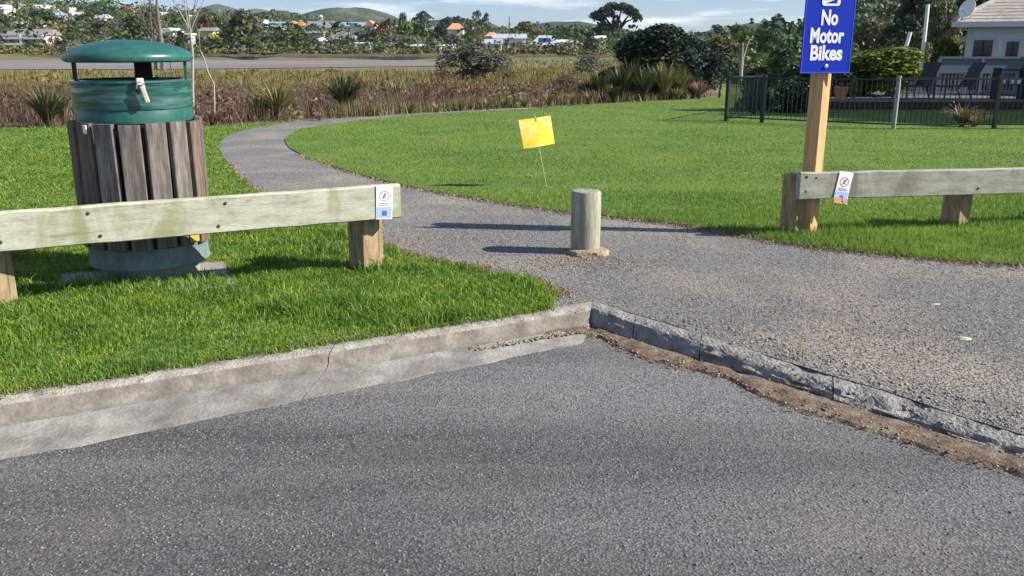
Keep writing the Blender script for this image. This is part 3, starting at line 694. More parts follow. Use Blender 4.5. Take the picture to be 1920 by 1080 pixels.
# ------------------------------------------------------------------ blue sign on its post
sb = G(1516, 441); sb.x += 0.0
SP = Vector((sb.x + 0.0, RA.y + 0.065 + 0.10, 0))
st = thing('park_sign', 'blue No Motor Bikes sign on a new pine post', 'sign', (SP.x, SP.y, 0))
mb = MB(); mb.box((-0.056, -0.056, -0.3), (0.056, 0.056, 2.02), bev=0.004)
mb.build('post', M['signpost'], st, rot=(0, 0, math.radians(42)))
pc0 = P(1497, 138, SP.y - 0.1); pc1 = P(1596, 138, SP.y - 0.1)
W = pc1.x - pc0.x; zb = pc0.z; Hs = 0.78
pan = bpy.data.meshes.new('panel')
def rounded(w, h, r, z0, y, th, seg=5):
    pts = []
    for (cx_, cz_, a0) in ((w / 2 - r, z0 + r, -90), (w / 2 - r, z0 + h - r, 0), (-w / 2 + r, z0 + h - r, 90), (-w / 2 + r, z0 + r, 180)):
        for k in range(seg + 1):
            a = math.radians(a0 + 90 * k / seg); pts.append((cx_ + r * math.cos(a), cz_ + r * math.sin(a)))
    n = len(pts); vs = [(x, y, z) for x, z in pts] + [(x, y + th, z) for x, z in pts]
    fs = [tuple(range(n)), tuple(range(n, 2 * n))[::-1]] + [(k, k + n, (k + 1) % n + n, (k + 1) % n) for k in range(n)]
    return vs, fs
sx0 = (pc0.x + pc1.x) / 2 - SP.x
SY = -0.098
sf = bpy.data.objects.new('sign_face', None); COL.objects.link(sf); sf.parent = st; sf.location = (sx0, SY, zb); sf.rotation_euler = (0, 0, math.radians(9))
def spart(name, mb, mat, par=None): return mb.build(name, mat, par or sf)
panel = spart('panel', MB().add(*rounded(W, Hs, 0.012, 0, 0, 0.012)), M['blue'])
spart('border', MB().add(*rounded(W, 0.008, 0.003, 0.004, -0.0018, 0.0016)).add(*[[(x, y, z) for x, y, z in [(-W / 2 + .003, -.0018, .012), (-W / 2 + .009, -.0018, .012), (-W / 2 + .009, -.0018, Hs - .01), (-W / 2 + .003, -.0018, Hs - .01)]], [(0, 1, 2, 3)]]).add(*[[(x, y, z) for x, y, z in [(W / 2 - .009, -.0018, .012), (W / 2 - .003, -.0018, .012), (W / 2 - .003, -.0018, Hs - .01), (W / 2 - .009, -.0018, Hs - .01)]], [(0, 1, 2, 3)]]), plain('faded_blue_edge', (0.05, 0.09, 0.5), 0.5))
pxm = W / 99.0                                # metres per photo pixel on the panel
for body, wpx, ybase, cxp in (('No', 33, 54, 1), ('Motor', 67, 85, -1.0), ('Bikes', 64, 115, 0.5)):
    me = text_mesh(body, 0.146, wpx * pxm, 0.0052); me.materials.append(M['white'])
    link('lettering', me, sf, ((cxp - 1) * pxm, -0.002, (138 - ybase) * pxm * 1.03))
spart('pictogram', MB().add(*rounded(36 * pxm, 36 * pxm, 0.022, 121 * pxm, -0.003, 0.0025)), M['white'])
bk = MB()   # plain motorbike symbol on the white square
def wheel(cx_, cz_, r):
    vs = []; fs = []; n = 20
    for k in range(n):
        a = 2 * PI * k / n; vs += [(cx_ + r * math.cos(a), -0.0042, cz_ + r * math.sin(a)), (cx_ + 0.62 * r * math.cos(a), -0.0042, cz_ + 0.62 * r * math.sin(a))]
    for k in range(n): k2 = (k + 1) % n; fs.append((2 * k, 2 * k + 1, 2 * k2 + 1, 2 * k2))
    bk.add(vs, fs)
z0 = 127 * pxm
bk.add([(-10 * pxm, -0.0042, 125.5 * pxm), (12 * pxm, -0.0042, 125.5 * pxm), (12 * pxm, -0.0042, 134 * pxm)], [(0, 1, 2)])
wheel(-9 * pxm, z0 + 9.5 * pxm, 5.5 * pxm); wheel(9 * pxm, z0 + 9.5 * pxm, 5.5 * pxm)
bk.add([(-9 * pxm, -0.0043, z0 + 10 * pxm), (9.5 * pxm, -0.0043, z0 + 12 * pxm), (9.5 * pxm, -0.0043, z0 + 20 * pxm), (4 * pxm, -0.0043, z0 + 18 * pxm), (-7 * pxm, -0.0043, z0 + 17 * pxm)], [(0, 1, 2, 3, 4)])
bk.add([(7 * pxm, -0.0044, z0 + 19 * pxm), (9 * pxm, -0.0044, z0 + 19 * pxm), (6 * pxm, -0.0044, z0 + 25 * pxm), (4 * pxm, -0.0044, z0 + 25 * pxm)], [(0, 1, 2, 3)])
spart('motorbike_symbol', bk, M['blue'])
for zz_ in (13 * pxm, Hs - 0.04):
    MB().lathe([(0.015, 0), (0.015, 0.004), (0.008, 0.008)], 12).build('bolt', M['steel'], sf, loc=(1 * pxm, -0.001, zz_), rot=(PI / 2, 0, 0))
for zz_ in (0.10, 0.60): MB().box((-0.05, 0.013, zz_), (0.05, 0.024, zz_ + 0.06)).build('bracket', M['steel'], sf)

# notices fixed to the rails
def notice(label, A, rz, x, z, w, h, tilt, curl, kinds):
    t = thing('notice', label, 'notice', (A.x + math.cos(rz) * x, A.y + math.sin(rz) * x, z), rz)
    t.rotation_euler = (0, tilt, rz)
    def sh(x0, x1, z0, z1, off, n=8):
        vs = []; fs = []
        for i in range(n + 1):
            f = i / n; zz_ = z0 + (z1 - z0) * f; yy = -0.005 - off - curl * max(0, 0.35 - (zz_ / h)) ** 2 * 2
            vs += [(x0 + (x1 - x0) * 0, yy, zz_), (x1, yy, zz_)]
        for i in range(n): fs.append((2 * i, 2 * i + 1, 2 * i + 3, 2 * i + 2))
        return MB().add(vs, fs)
    def ring(cx_, cz_, r, r2, off):
        vs = []; fs = []; n = 28
        for k in range(n):
            a = 2 * PI * k / n; vs += [(cx_ + r * math.cos(a), -0.005 - off, cz_ + r * math.sin(a)), (cx_ + r2 * math.cos(a), -0.005 - off, cz_ + r2 * math.sin(a))]
        for k in range(n): k2 = (k + 1) % n; fs.append((2 * k, 2 * k2, 2 * k2 + 1, 2 * k + 1))
        a = r * 0.7
        vs += [(cx_ - a, -0.005 - off, cz_ + a * 0.9), (cx_ - a * 0.9, -0.005 - off, cz_ + a), (cx_ + a, -0.005 - off, cz_ - a * 0.9), (cx_ + a * 0.9, -0.005 - off, cz_ - a)]
        fs.append((2 * n, 2 * n + 1, 2 * n + 2, 2 * n + 3)); return MB().add(vs, fs)
    p = sh(-w / 2, w / 2, 0, h, 0); p.build('sheet', M['paper'], t)
    sh(-w * 0.46, w * 0.46, h * 0.03, h * 0.36, 0.001).build('blue_panel', M['lblue'], t)
    sh(-w * 0.13, w * 0.16, h * 0.10, h * 0.25, 0.002).build('figure', M['dblue'], t)
    ring(0.0, h * 0.68, w * 0.33, w * 0.26, 0.001).build('red_ring', M['redink'], t)
    f = MB()
    f.add([(-w * .12, -0.0068, h * .62), (-w * .02, -0.0068, h * .60), (w * .14, -0.0068, h * .76), (w * .04, -0.0068, h * .77)], [(0, 1, 2, 3)])
    f.build('dog_symbol', M['ink'], t)
    for k in range(2): sh(-w * 0.36, w * (0.34 - 0.1 * k), h * (0.40 + 0.05 * k), h * (0.42 + 0.05 * k), 0.001, 1).build('print_line', M['ink'] if k else M['dblue'], t)
    return t
Lr = (LB - LM).length
notice('white notice with a red circle on the left rail end', LM, rzL, Lr - 0.118, 0.362, 0.108, 0.222, math.radians(3), 0.0, 0)
nt_ = notice('white notice curling off the right rail below the blue sign', RA, rzR, 0.345, zRa - 0.04, 0.12, 0.245, math.radians(9), 0.05, 0)
MB().add([(-0.06, -0.02, 0.0), (0.0, -0.02, 0.0), (0.0, -0.02, 0.045), (-0.06, -0.02, 0.045)], [(0, 1, 2, 3)]).add([(0.02, -0.021, 0.004), (0.055, -0.021, 0.004), (0.055, -0.021, 0.04), (0.02, -0.021, 0.04)], [(0, 1, 2, 3)]).build('orange_logo', M['orange'], nt_)

# ------------------------------------------------------------------ yellow card on a wire
yb_ = G(1026, 352)
yt = thing('wire_flag', 'small yellow card clipped to a thin wire stake in the lawn', 'marker flag', yb_)
def ypt(px, py, off=0.0): p = P(px, py, yb_.y + off); return p - yb_
MB().tube([ypt(1026, 356), ypt(1018, 315), ypt(1010, 272), ypt(1003, 235), ypt(1000, 219)], 0.0035, 6).build('wire', M['steel'], yt)
q = [ypt(982, 279, -.07), ypt(1040, 269, .07), ypt(1032, 217, .07), ypt(972, 225, -.07)]
def card(q, off, n=6):
    vs = []; fs = []
    for j in range(n + 1):
        for i in range(n + 1):
            u, v = i / n, j / n; p = q[0] * (1 - u) * (1 - v) + q[1] * u * (1 - v) + q[2] * u * v + q[3] * (1 - u) * v
            vs.append(p + Vector((0, off - 0.02 * math.sin(PI * u) * 1.0 + 0.012 * (u * v), 0)))
    for j in range(n):
        for i in range(n): a = j * (n + 1) + i; fs.append((a, a + 1, a + n + 2, a + n + 1))
    return vs, fs
vs, fs = card(q, -0.006); nvs = len(vs)
MB().add(vs + [v + Vector((0, 0.004, 0)) for v in vs], fs + [tuple(i + nvs for i in f)[::-1] for f in fs]).build('card', M['yellow'], yt, smooth=True)
def sub(q, u0, u1, v0, v1):
    f = lambda u, v: q[0] * (1 - u) * (1 - v) + q[1] * u * (1 - v) + q[2] * u * v + q[3] * (1 - u) * v
    return [f(u0, v0), f(u1, v0), f(u1, v1), f(u0, v1)]
for a in ():
    s_ = sub(q, *a); MB().add([p + Vector((0, -0.03, 0)) for p in s_], [(0, 1, 2, 3)]).build('faded_print', M['pyellow'], yt)
c_ = ypt(1000, 222, -0.012)
MB().add([c_ + Vector(v) for v in ((-.04, -.012, -.03), (.04, -.012, -.03), (.025, -.004, .02), (-.025, -.004, .02))], [(0, 1, 2, 3)]).tube([c_ + Vector((-.02, -.008, 0)), c_ + Vector((-.012, -.008, .045)), c_ + Vector((.012, -.008, .045)), c_ + Vector((.02, -.008, 0))], 0.004, 6).build('clip', M['steel'], yt)

# ------------------------------------------------------------------ litter bin on its concrete pad
bc = G(287, 513)
bt = thing('litter_bin', 'round park litter bin with green domed lid and grey timber slats', 'litter bin', bc)
bt.rotation_euler = (0, math.radians(0.0), 0); bt.scale = (0.9, 0.9, 1.0)
pad = MB(); pad.box((-0.53, -0.36, -0.1), (0.53, 0.36, 0.016), bev=0.012)
po = pad.build('concrete_pad', M['pad'], None, loc=(PADC.x, PADC.y, 0), rot=(0, 0, math.radians(20)))
tag(po, 'pale concrete slab in the grass under the litter bin', 'slab')
MB().lathe([(0.33, 0.01), (0.33, 0.10), (0.31, 0.105)], 20).build('plinth', M['pad'], bt, smooth=True)
MB().lathe([(0.36, 0.10), (0.405, 0.102), (0.412, 0.112), (0.406, 0.13), (0.402, 0.232), (0.39, 0.238), (0.3, 0.238)], 48).build('base_drum', M['greydrum'], bt, smooth=True)
MB().lathe([(0.37, 0.24), (0.372, 1.0)], 48).build('inner_drum', M['black'], bt, smooth=True)
RS = 0.418
sl_meshes = []
for v in range(5):
    mb = MB(); vs = []; fs = []; n = 10; w = 0.134; th = 0.036
    for i in range(n + 1):
        z = 0.245 + (1.005 - 0.245) * i / n
        for (x, y) in ((-w / 2 + .005, -th / 2), (w / 2 - .005, -th / 2), (w / 2, -th / 2 + .006), (w / 2, th / 2), (-w / 2, th / 2), (-w / 2, -th / 2 + .006)):
            vs.append((x + 0.004 * (vnoise([z * 4 + v * 9], [x * 3], 1)[0] - 0.5), y + 0.006 * (vnoise([z * 5 + v * 7], [x * 20], 1)[0] - 0.5), z))
    for i in range(n):
        for k in range(6): k2 = (k + 1) % 6; fs.append((i * 6 + k, i * 6 + k2, (i + 1) * 6 + k2, (i + 1) * 6 + k))
    fs += [tuple(range(6))[::-1], tuple(n * 6 + k for k in range(6))]
    mb.add(vs, fs); sl_meshes.append(mb.mesh('slat', M['slat2'] if v in (1, 3) else M['slat']))
camdir = math.atan2(-bc.y, -bc.x)
NS = 16; a0 = camdir - math.radians(6)
for k in range(NS):
    a = a0 + 2 * PI * k / NS + random.uniform(-0.02, 0.02)
    link('slat', sl_meshes[(k * 2) % 5], bt, (RS * math.cos(a), RS * math.sin(a), random.uniform(-0.012, 0.008)), (random.uniform(-.008, .008), 0, a + PI / 2))
MB().lathe([(0.36, 0.98), (0.382, 1.0), (0.382, 1.06), (0.378, 1.07), (0.378, 1.215), (0.388, 1.222), (0.388, 1.236), (0.35, 1.238), (0.35, 1.0)], 56, cap=(False, False)).build('top_drum', M['green'], bt, smooth=True)
def wr(t, z):
    return 1 + 0.004 * math.sin(5 * t + 60 * z) * math.sin(2 * t) + 0.014 * (vnoise([t * 0.8 + z * 4], [z * 34 - t * 1.5], 1)[0] - 0.5) + 0.006 * (vnoise([t * 5], [z * 70], 1)[0] - 0.5)
pr = [(0.376, 1.075)] + [(0.386, 1.08 + 0.0095 * k) for k in range(16)] + [(0.395, 1.236), (0.393, 1.246), (0.36, 1.25), (0.345, 1.22)]
MB().lathe(pr, 120, cap=(False, False), wob=wr).build('liner_bag', M['film'], bt, smooth=True)
lid = [(0.0, 1.36), (0.36, 1.36), (0.395, 1.352), (0.412, 1.36), (0.418, 1.378), (0.412, 1.396), (0.385, 1.418), (0.32, 1.445), (0.22, 1.468), (0.10, 1.480), (0.0, 1.483)]
MB().lathe([(max(r, 0.002), z) for r, z in lid], 64).build('lid', M['green'], bt, smooth=True)
for da, w in ((-104, 0.05), (166, 0.12), (78, 0.045)):
    a = camdir + math.radians(da); r = 0.362
    MB().box((-w / 2, -0.008, 1.2), (w / 2, 0.008, 1.37)).build('lid_support', M['black'] if w > .1 or da < 0 else M['green'], bt, loc=(r * math.cos(a), r * math.sin(a), 0), rot=(0, 0, a + PI / 2))
for da, zc, hh_, ww_, mt in ((-0.80, 0.972, 0.05, 0.03, M['white']), (0.74, 0.285, 0.07, 0.085, plain('yellow_paint', (0.36, 0.27, 0.06), 0.7))):
    a = camdir + da; MB().box((-ww_ / 2, -0.004, -hh_ / 2), (ww_ / 2, 0.004, hh_ / 2), bev=0.003).build('paint_mark', mt, bt, loc=((RS + 0.021) * math.cos(a), (RS + 0.021) * math.sin(a), zc), rot=(0, 0, a + PI / 2))
a = camdir + math.radians(7); r = 0.358
lk = thing('padlock', 'small brass padlock hanging on the green bin rim', 'padlock', Vector((bc.x + r * math.cos(a), bc.y + r * math.sin(a), 1.235)), a + PI / 2)
MB().tube([(-.022, -.012, -.03), (-.018, -.02, .0), (0, -.024, .012), (.018, -.02, .0), (.024, -.012, -.03)], 0.006, 8).build('shackle', M['steel'], lk)
MB().box((-0.014, -0.045, -0.115), (0.014, -0.02, -0.015), Matrix.Rotation(math.radians(-14), 4, 'Y'), bev=0.006).build('lock_body', M['brass'], lk)
MB().box((-0.02, -0.024, -0.01), (0.02, 0.0, 0.03), bev=0.005).build('hasp', plain('lilac_plastic', (0.6, 0.5, 0.75), 0.4), lk)

# ------------------------------------------------------------------ vegetation builders
def leaf_quads(cent, nrm, size, aspect=1.6):
    """one small leaf-clump face per centre"""
    n = len(cent); r = rng.normal(size=(n, 3)); r /= np.linalg.norm(r, axis=1)[:, None]
    nn = nrm * 0.7 + r * 0.8; nn /= np.linalg.norm(nn, axis=1)[:, None]
    a = np.cross(nn, rng.normal(size=(n, 3))); a /= np.linalg.norm(a, axis=1)[:, None]; b = np.cross(nn, a)
    s = (size * rng.uniform(0.55, 1.35, n))[:, None]
    V = np.stack([cent - a * s * 0.5 * aspect, cent - b * s * 0.5 + nn * s * 0.1, cent + a * s * 0.5 * aspect, cent + b * s * 0.5 + nn * s * 0.1], 1)
    return V.reshape(-1, 3), (np.arange(n) * 4)[:, None] + np.array([[0, 1, 2, 3]])
def lobes_cloud(lobes, n):
    """points near the surface of several ellipsoid lobes (cx,cy,cz,rx,ry,rz)"""
    L = np.array(lobes); w = (L[:, 3] * L[:, 4]) ** 0.9; k = rng.choice(len(L), n, p=w / w.sum())
    d = rng.normal(size=(n, 3)); d /= np.linalg.norm(d, axis=1)[:, None]; d[:, 2] = np.where(d[:, 2] < -0.55, -d[:, 2], d[:, 2])
    rad = rng.uniform(0.55, 1.08, n) ** 0.6
    c = L[k, :3] + d * L[k, 3:] * rad[:, None]
    return c, d
def crown_lobes(kind, seed):
    r = random.Random(seed); lo = []
    if kind == 'round':
        for k in range(11):
            a = r.uniform(0, 2 * PI); q = r.uniform(0.05, 0.30); z = r.uniform(0.38, 0.80)
            q *= 1.15 - abs(z - 0.5); s = r.uniform(0.13, 0.21); lo.append((q * math.cos(a), q * math.sin(a), z, s, s, s * r.uniform(0.8, 1.1)))
    elif kind == 'bush':
        for k in range(12):
            a = r.uniform(0, 2 * PI); q = r.uniform(0.0, 0.32); z = r.uniform(0.12, 0.68) * (1.1 - q)
            s = r.uniform(0.14, 0.22); lo.append((q * math.cos(a), q * math.sin(a), z, s, s, s * 1.25))
    elif kind == 'conifer':
        for k in range(13):
            z = 0.06 + 0.88 * k / 12; q = 0.40 * (1 - z) ** 0.85 * r.uniform(0.6, 1.1); a = k * 2.4
            s = 0.20 * (1.05 - z) + 0.035; lo.append((q * 0.55 * math.cos(a), q * 0.55 * math.sin(a), z, s * 1.25, s * 1.25, 0.085))
    elif kind == 'tall':
        for k in range(14):
            z = r.uniform(0.25, 0.92); a = r.uniform(0, 2 * PI); q = r.uniform(0.05, 0.33) * (1.2 - abs(z - 0.55) * 1.3)
            s = r.uniform(0.08, 0.15); lo.append((q * math.cos(a), q * math.sin(a), z, s, s, s * 0.7))
    elif kind == 'umbrella':
        for k in range(34):
            f = k / 33; a = r.uniform(0, 2 * PI)
            x = -0.47 + 0.96 * f; z = 0.60 + 0.36 * math.sin(PI * (0.12 + 0.78 * f)) + r.uniform(-.02, .02)
            s = r.uniform(0.085, 0.125); lo.append((x * 0.98, r.uniform(-.25, .25), z - r.uniform(0, .06), s, s * 1.5, s * 0.8))
        for k in range(16):
            lo.append((-0.44 + r.uniform(-.06, .36), r.uniform(-.2, .2), r.uniform(0.08, 0.52), 0.13, 0.15, 0.13))
        for k in range(16): lo.append((r.uniform(-.42, .06), r.uniform(-.2, .2), r.uniform(0.35, 0.78), 0.10, 0.13, 0.10))
        for k in range(3): lo.append((0.38 + r.uniform(-.05, .06), r.uniform(-.1, .1), 0.5 + 0.13 * k, 0.10, 0.1, 0.05))
    return lo
_cm = {}
def crown_mesh(kind, var, col, n, size):
    key = (kind, var, col, n)
    if key not in _cm:
        lo = crown_lobes(kind, var * 31 + sum(map(ord, kind)))
        c, d = lobes_cloud(lo, n); k = c[:, 2] > 0.0; c = c[k]; d = d[k]
        V, Fc = leaf_quads(c, d, np.full(len(c), size)); V[:, 2] = np.maximum(V[:, 2], 0.0)
        me = mass('crown', V, Fc, M['leaf_' + col]); _cm[key] = me
    return _cm[key]
_tm = {}
def trunk_mesh(kind, var):
    key = (kind, var)
    if key not in _tm:
        r = random.Random(var + 77); mb = MB()
        top = {'round': 0.62, 'bush': 0.4, 'conifer': 0.9, 'tall': 0.9, 'umbrella': 0.62}[kind]
        pts = [(0.02 * r.uniform(-1, 1) * k, 0.02 * r.uniform(-1, 1) * k, -0.06 + (top + 0.06) * k / 4) for k in range(5)]
        if kind == 'umbrella':
            pts = [(0.1, 0, -0.05), (0.08, 0, 0.2), (0.02, 0, 0.42), (-0.04, 0, 0.6), (-0.1, 0, 0.8)]
            for tx, tz in ((-0.35, 0.85), (0.1, 0.93), (0.32, 0.84), (0.42, 0.7)): mb.tube([(0.02, 0, 0.40), (tx * 0.5, 0.05, 0.62), (tx, 0, tz)], [0.035, 0.022, 0.01], 6)
        mb.tube(pts, [0.045, 0.036, 0.03, 0.022, 0.01], 7)
        if kind in ('round', 'tall', 'bush'):
            for k in range(6):
                a = r.uniform(0, 2 * PI); z = top * r.uniform(0.35, 0.8); q = r.uniform(0.15, 0.3)
                mb.tube([(0, 0, z), (q * .5 * math.cos(a), q * .5 * math.sin(a), z + 0.1), (q * math.cos(a), q * math.sin(a), z + 0.24)], [0.02, 0.013, 0.005], 5)
        _tm[key] = mb.mesh('trunk', M['darkbark' if kind == 'umbrella' else 'bark'])
    return _tm[key]
tcount = [0]
def tree(name, label, cat, px, ytop, wpx, Y, kind, col, n=420, size=0.055, group=None, var=None, sink=0.0, zbase=None):
    if Y > 200 and kind not in ('conifer', 'umbrella', 'tall'): wpx *= 1.2; n = int(n * 1.25); size *= 1.08
    tcount[0] += 1; var = tcount[0] % 4 if var is None else var
    top = P(px, ytop, Y); z0 = T(top.x, Y) - sink if zbase is None else zbase
    h = max(top.z - z0, 0.6); w = wpx / F * Y * 1.02
    t = thing(name, label, cat, (top.x, Y, z0), random.uniform(-0.5, 0.5) if kind != 'umbrella' else 0.0, group, (w * 1.12, w * 1.12, h * 1.02))
    link('crown', crown_mesh(kind, var, col, n, size), t); link('trunk', trunk_mesh(kind, var), t)
    return t

# ------------------------------------------------------------------ the marsh
def strap_clump(n, L, wid, spread, seed, up=0.4):
    """n curved strap leaves from one root: flax and tussock"""
    r = np.random.default_rng(seed); a = r.uniform(0, 2 * PI, n); out = spread * r.uniform(0.15, 1.0, n) ** 0.7; ln = L * r.uniform(0.55, 1.0, n)
    V = []; 
    for k in range(n):
        dirx, diry = math.cos(a[k]), math.sin(a[k]); sx, sy = -diry, dirx
        seg = []
        for j in range(5):
            f = j / 4; rr = 0.04 + out[k] * ln[k] * (f ** 1.5); zz_ = ln[k] * (f * (1.0) - (out[k] * up) * f ** 2.6)
            w = wid * (1 - 0.15 * j if j < 4 else 0.1) * 0.5; bx = r.normal(0, 0.004)
            seg += [(dirx * rr + sx * w, diry * rr + sy * w, zz_), (dirx * rr - sx * w, diry * rr - sy * w, zz_ + bx)]
        V += seg
    V = np.array(V); o = (np.arange(n) * 10)[:, None, None]; f = np.array([[2 * j, 2 * j + 1, 2 * j + 3, 2 * j + 2] for j in range(4)])
    return V, (o + f[None]).reshape(-1, 4)
def flax(px, py, hpx, label, col='flax', n=70, wide=0.55, cat='flax bush', group='flax bushes along the marsh edge', name='flax_bush', wid=0.05, seed=None):
    p = G(px, py); L = hpx / F * p.y * 1.12
    V, Fc = strap_clump(n, L, wid * p.y / 22, wide, seed if seed is not None else int(px))
    t = link(name, mass('leaves', V, Fc, M['leaf_' + col])); t.location = (p.x, p.y, T(p.x, p.y) if p.y > float(np.interp(p.x, BX, BY)) else p.z)
    return tag(t, label, cat, group)
def rushes(name, n, ymin, ymax, hgt, mat, xf, wmul=1.0, mask=None, clump=5):
    Y = ymin * (ymax / ymin) ** rng.uniform(0, 1, n); X = rng.uniform(-1, 1, n) * (0.62 * Y + 2) * 1.0
    yb = np.interp(X, BX, BY); k = (Y > yb + 0.35) & (X < xf(Y))
    if mask is not None: k &= mask(X, Y)
    X, Y = X[k], Y[k]
    X = np.repeat(X, clump) + rng.normal(0, 0.12, len(X) * clump) * np.repeat(Y, clump) / 25; Y = np.repeat(Y, clump) + rng.normal(0, 0.2, len(Y) * clump)
    Z = np.array([T(a, b) for a, b in zip(X, Y)]); m = len(X)
    cl = vnoise(X, Y, 0.35); h = hgt * (0.45 + 0.9 * cl) * rng.uniform(0.6, 1.15, m)
    a = rng.uniform(0, 2 * PI, m); w = 0.011 * (Y / 20) ** 0.9 * wmul; l = rng.uniform(0.0, 0.55, m) * h; b = rng.uniform(0, 2 * PI, m)
    A = np.stack([X - np.cos(a) * w, Y - np.sin(a) * w, Z - 0.03], 1); B = np.stack([X + np.cos(a) * w, Y + np.sin(a) * w, Z - 0.03], 1)
    C = np.stack([X + np.cos(b) * l, Y + np.sin(b) * l, Z + h], 1)
    V = np.stack([A, B, C], 1).reshape(-1, 3)
    o = link(name, mass(name, V, np.arange(3 * m).reshape(-1, 3), mat)); o['kind'] = 'stuff'
def marsh_scrub(n, ymin, ymax, hh, col, seed, leaf):
    r = np.random.default_rng(seed); Y = r.uniform(ymin, ymax, n); X = r.uniform(-0.62, 0.16, n) * Y
    cen = []; nr_ = []; sz = []
    for x, y in zip(X, Y):
        if y < float(np.interp(x, BX, BY)) + 1.2: continue
        h = hh * r.uniform(0.4, 1.3); w = h * r.uniform(1.0, 2.2); m = 130
        d = r.normal(size=(m, 3)); d /= np.linalg.norm(d, axis=1)[:, None]; d[:, 2] = np.abs(d[:, 2])
        cen.append(np.array([x, y, T(x, y)]) + d * np.array([w, w, h]) * r.uniform(.6, 1.05, m)[:, None]); nr_.append(d); sz.append(np.full(m, leaf))
    V, Fc = leaf_quads(np.concatenate(cen), np.concatenate(nr_), np.concatenate(sz), 1.8)
    o = link('marsh_scrub', mass('marsh_scrub', V, Fc, M['leaf_' + col])); o['kind'] = 'stuff'
marsh_scrub(210, 20, 46, 0.5, 'rush', 31, 0.075); marsh_scrub(60, 19, 40, 0.42, 'tussock', 32, 0.07); marsh_scrub(22, 22, 60, 0.45, 'ochre', 33, 0.08); marsh_scrub(70, 40, 110, 0.55, 'sedge', 34, 0.16)
xm = lambda Y: np.where(Y < 40, 8.0, 0.16 * Y + 2)
rushes('marsh_rushes', 11000, 16.5, 48, 0.5, M['leaf_rush'], xm)
rushes('marsh_sedge', 9000, 38, 135, 0.55, M['leaf_sedge'], lambda Y: 0.12 * Y + 3, 1.3, lambda X, Y: ~((Y > 112) & (X < -0.07 * Y)))
rushes('marsh_rushes', 3500, 90, 200, 0.6, M['leaf_tussock'], lambda Y: 0.3 * Y, 1.5, lambda X, Y: X > -0.07 * Y)
rushes('marsh_rushes', 16000, 17, 38, 0.42, M['leaf_tussock'], lambda Y: Y * 0 + 7, 1.0, lambda X, Y: (Y < np.interp(X, BX, BY) + 2.4) & (X > -4.6))
rushes('marsh_rushes', 7000, 17, 36, 0.36, M['leaf_straw'], lambda Y: Y * 0 + 7, 1.2, lambda X, Y: (Y < np.interp(X, BX, BY) + 1.0) & (X > -3.6))

flax(92, 237, 84, 'dark bushy flax with dead stalks left of the bin, behind the lawn', 'flaxdark', 190, 0.8)
flax(120, 233, 62, 'green flax clump half hidden by the bin rim', 'flax', 70, 0.5)
flax(400, 236, 30, 'small brown tussock at the foot of the bent sapling', 'rush', 60, 0.6, 'tussock', None, 'tussock')
flax(522, 224, 76, 'yellow striped flax bush beside the bend of the path', 'flax', 190, 0.8)
flax(488, 224, 54, 'smaller yellow flax touching the striped flax by the path bend', 'flax', 110, 0.7)
flax(648, 212, 78, 'dark upright flax behind the path, right of the striped flax', 'flaxdark', 240, 0.75)
flax(745, 190, 42, 'pale green flax standing alone among the brown rushes', 'flax', 45, 0.45)
flax(885, 182, 30, 'yellow flax tuft below the grey shrub', 'gold', 40, 0.5)
for i, (px, py, hh, c) in enumerate(((600, 226, 20, 'straw'), (705, 218, 24, 'tussock'), (770, 213, 26, 'tussock'), (820, 211, 24, 'straw'), (865, 208, 28, 'tussock'), (915, 206, 26, 'tussock'), (945, 203, 24, 'bright'), (985, 201, 28, 'straw'), (1030, 199, 30, 'tussock'), (1075, 196, 26, 'straw'), (1105, 194, 28, 'tussock'))):
    lab = {0: 'straw coloured tussock at the path bend', 3: 'straw tussock in front of the grey shrub', 6: 'bright green tussock on the lawn edge', 7: 'straw tussock right of the bright green one', 9: 'straw tussock close to the dark flax thicket'}.get(i, ['', 'small olive tussock right of the straw one at the path bend', 'olive tussock below the pale green flax', '', 'olive tussock directly below the grey shrub', 'olive tussock touching the bright green tussock on its left', '', '', 'olive tussock behind and above the yellow card', '', 'rightmost olive tussock, against the dark flax thicket'][i])
    flax(px, py, hh, lab, c, 80, 0.75, 'tussock', 'tussocks along the back edge of the lawn', 'tussock', 0.022)
for px, py, hh, c, lab in ((1125, 190, 58, 'flaxdark', 'dark flax at the left end of the thicket'), (1165, 189, 72, 'flaxdark', 'tall dark flax below the left side of the big shrub'), (1205, 189, 62, 'flaxdark', 'dark flax under the middle of the big shrub'),
        (1245, 187, 74, 'flax', 'yellow edged flax under the middle of the big shrub'), (1275, 186, 60, 'flax', 'yellow edged flax at the right end of the thicket'), (1150, 192, 35, 'flaxdark', 'low dark flax at the lawn edge below the thicket'),
        (1098, 189, 40, 'flaxdark', 'short dark flax just left of the thicket'), (1185, 187, 80, 'flaxdark', 'tallest dark flax, second row of the thicket'), (1225, 186, 66, 'flaxdark', 'dark flax between the two yellow edged ones and the big shrub'), (1262, 185, 64, 'flaxdark', 'dark flax behind the rightmost yellow edged one'), (1300, 184, 44, 'flaxdark', 'short dark flax behind the dead plant heap')):
    flax(px, py, hh, lab, c, 150, 0.6)
flax(1310, 186, 38, 'pinkish dead plant heap between the flax and the fence', 'deadpink', 120, 0.8, 'dead plant', None, 'dead_plant')
flax(1270, 187, 26, 'pale dead fronds at the foot of the flax', 'straw', 60, 0.8, 'dead plant', None, 'dead_plant')

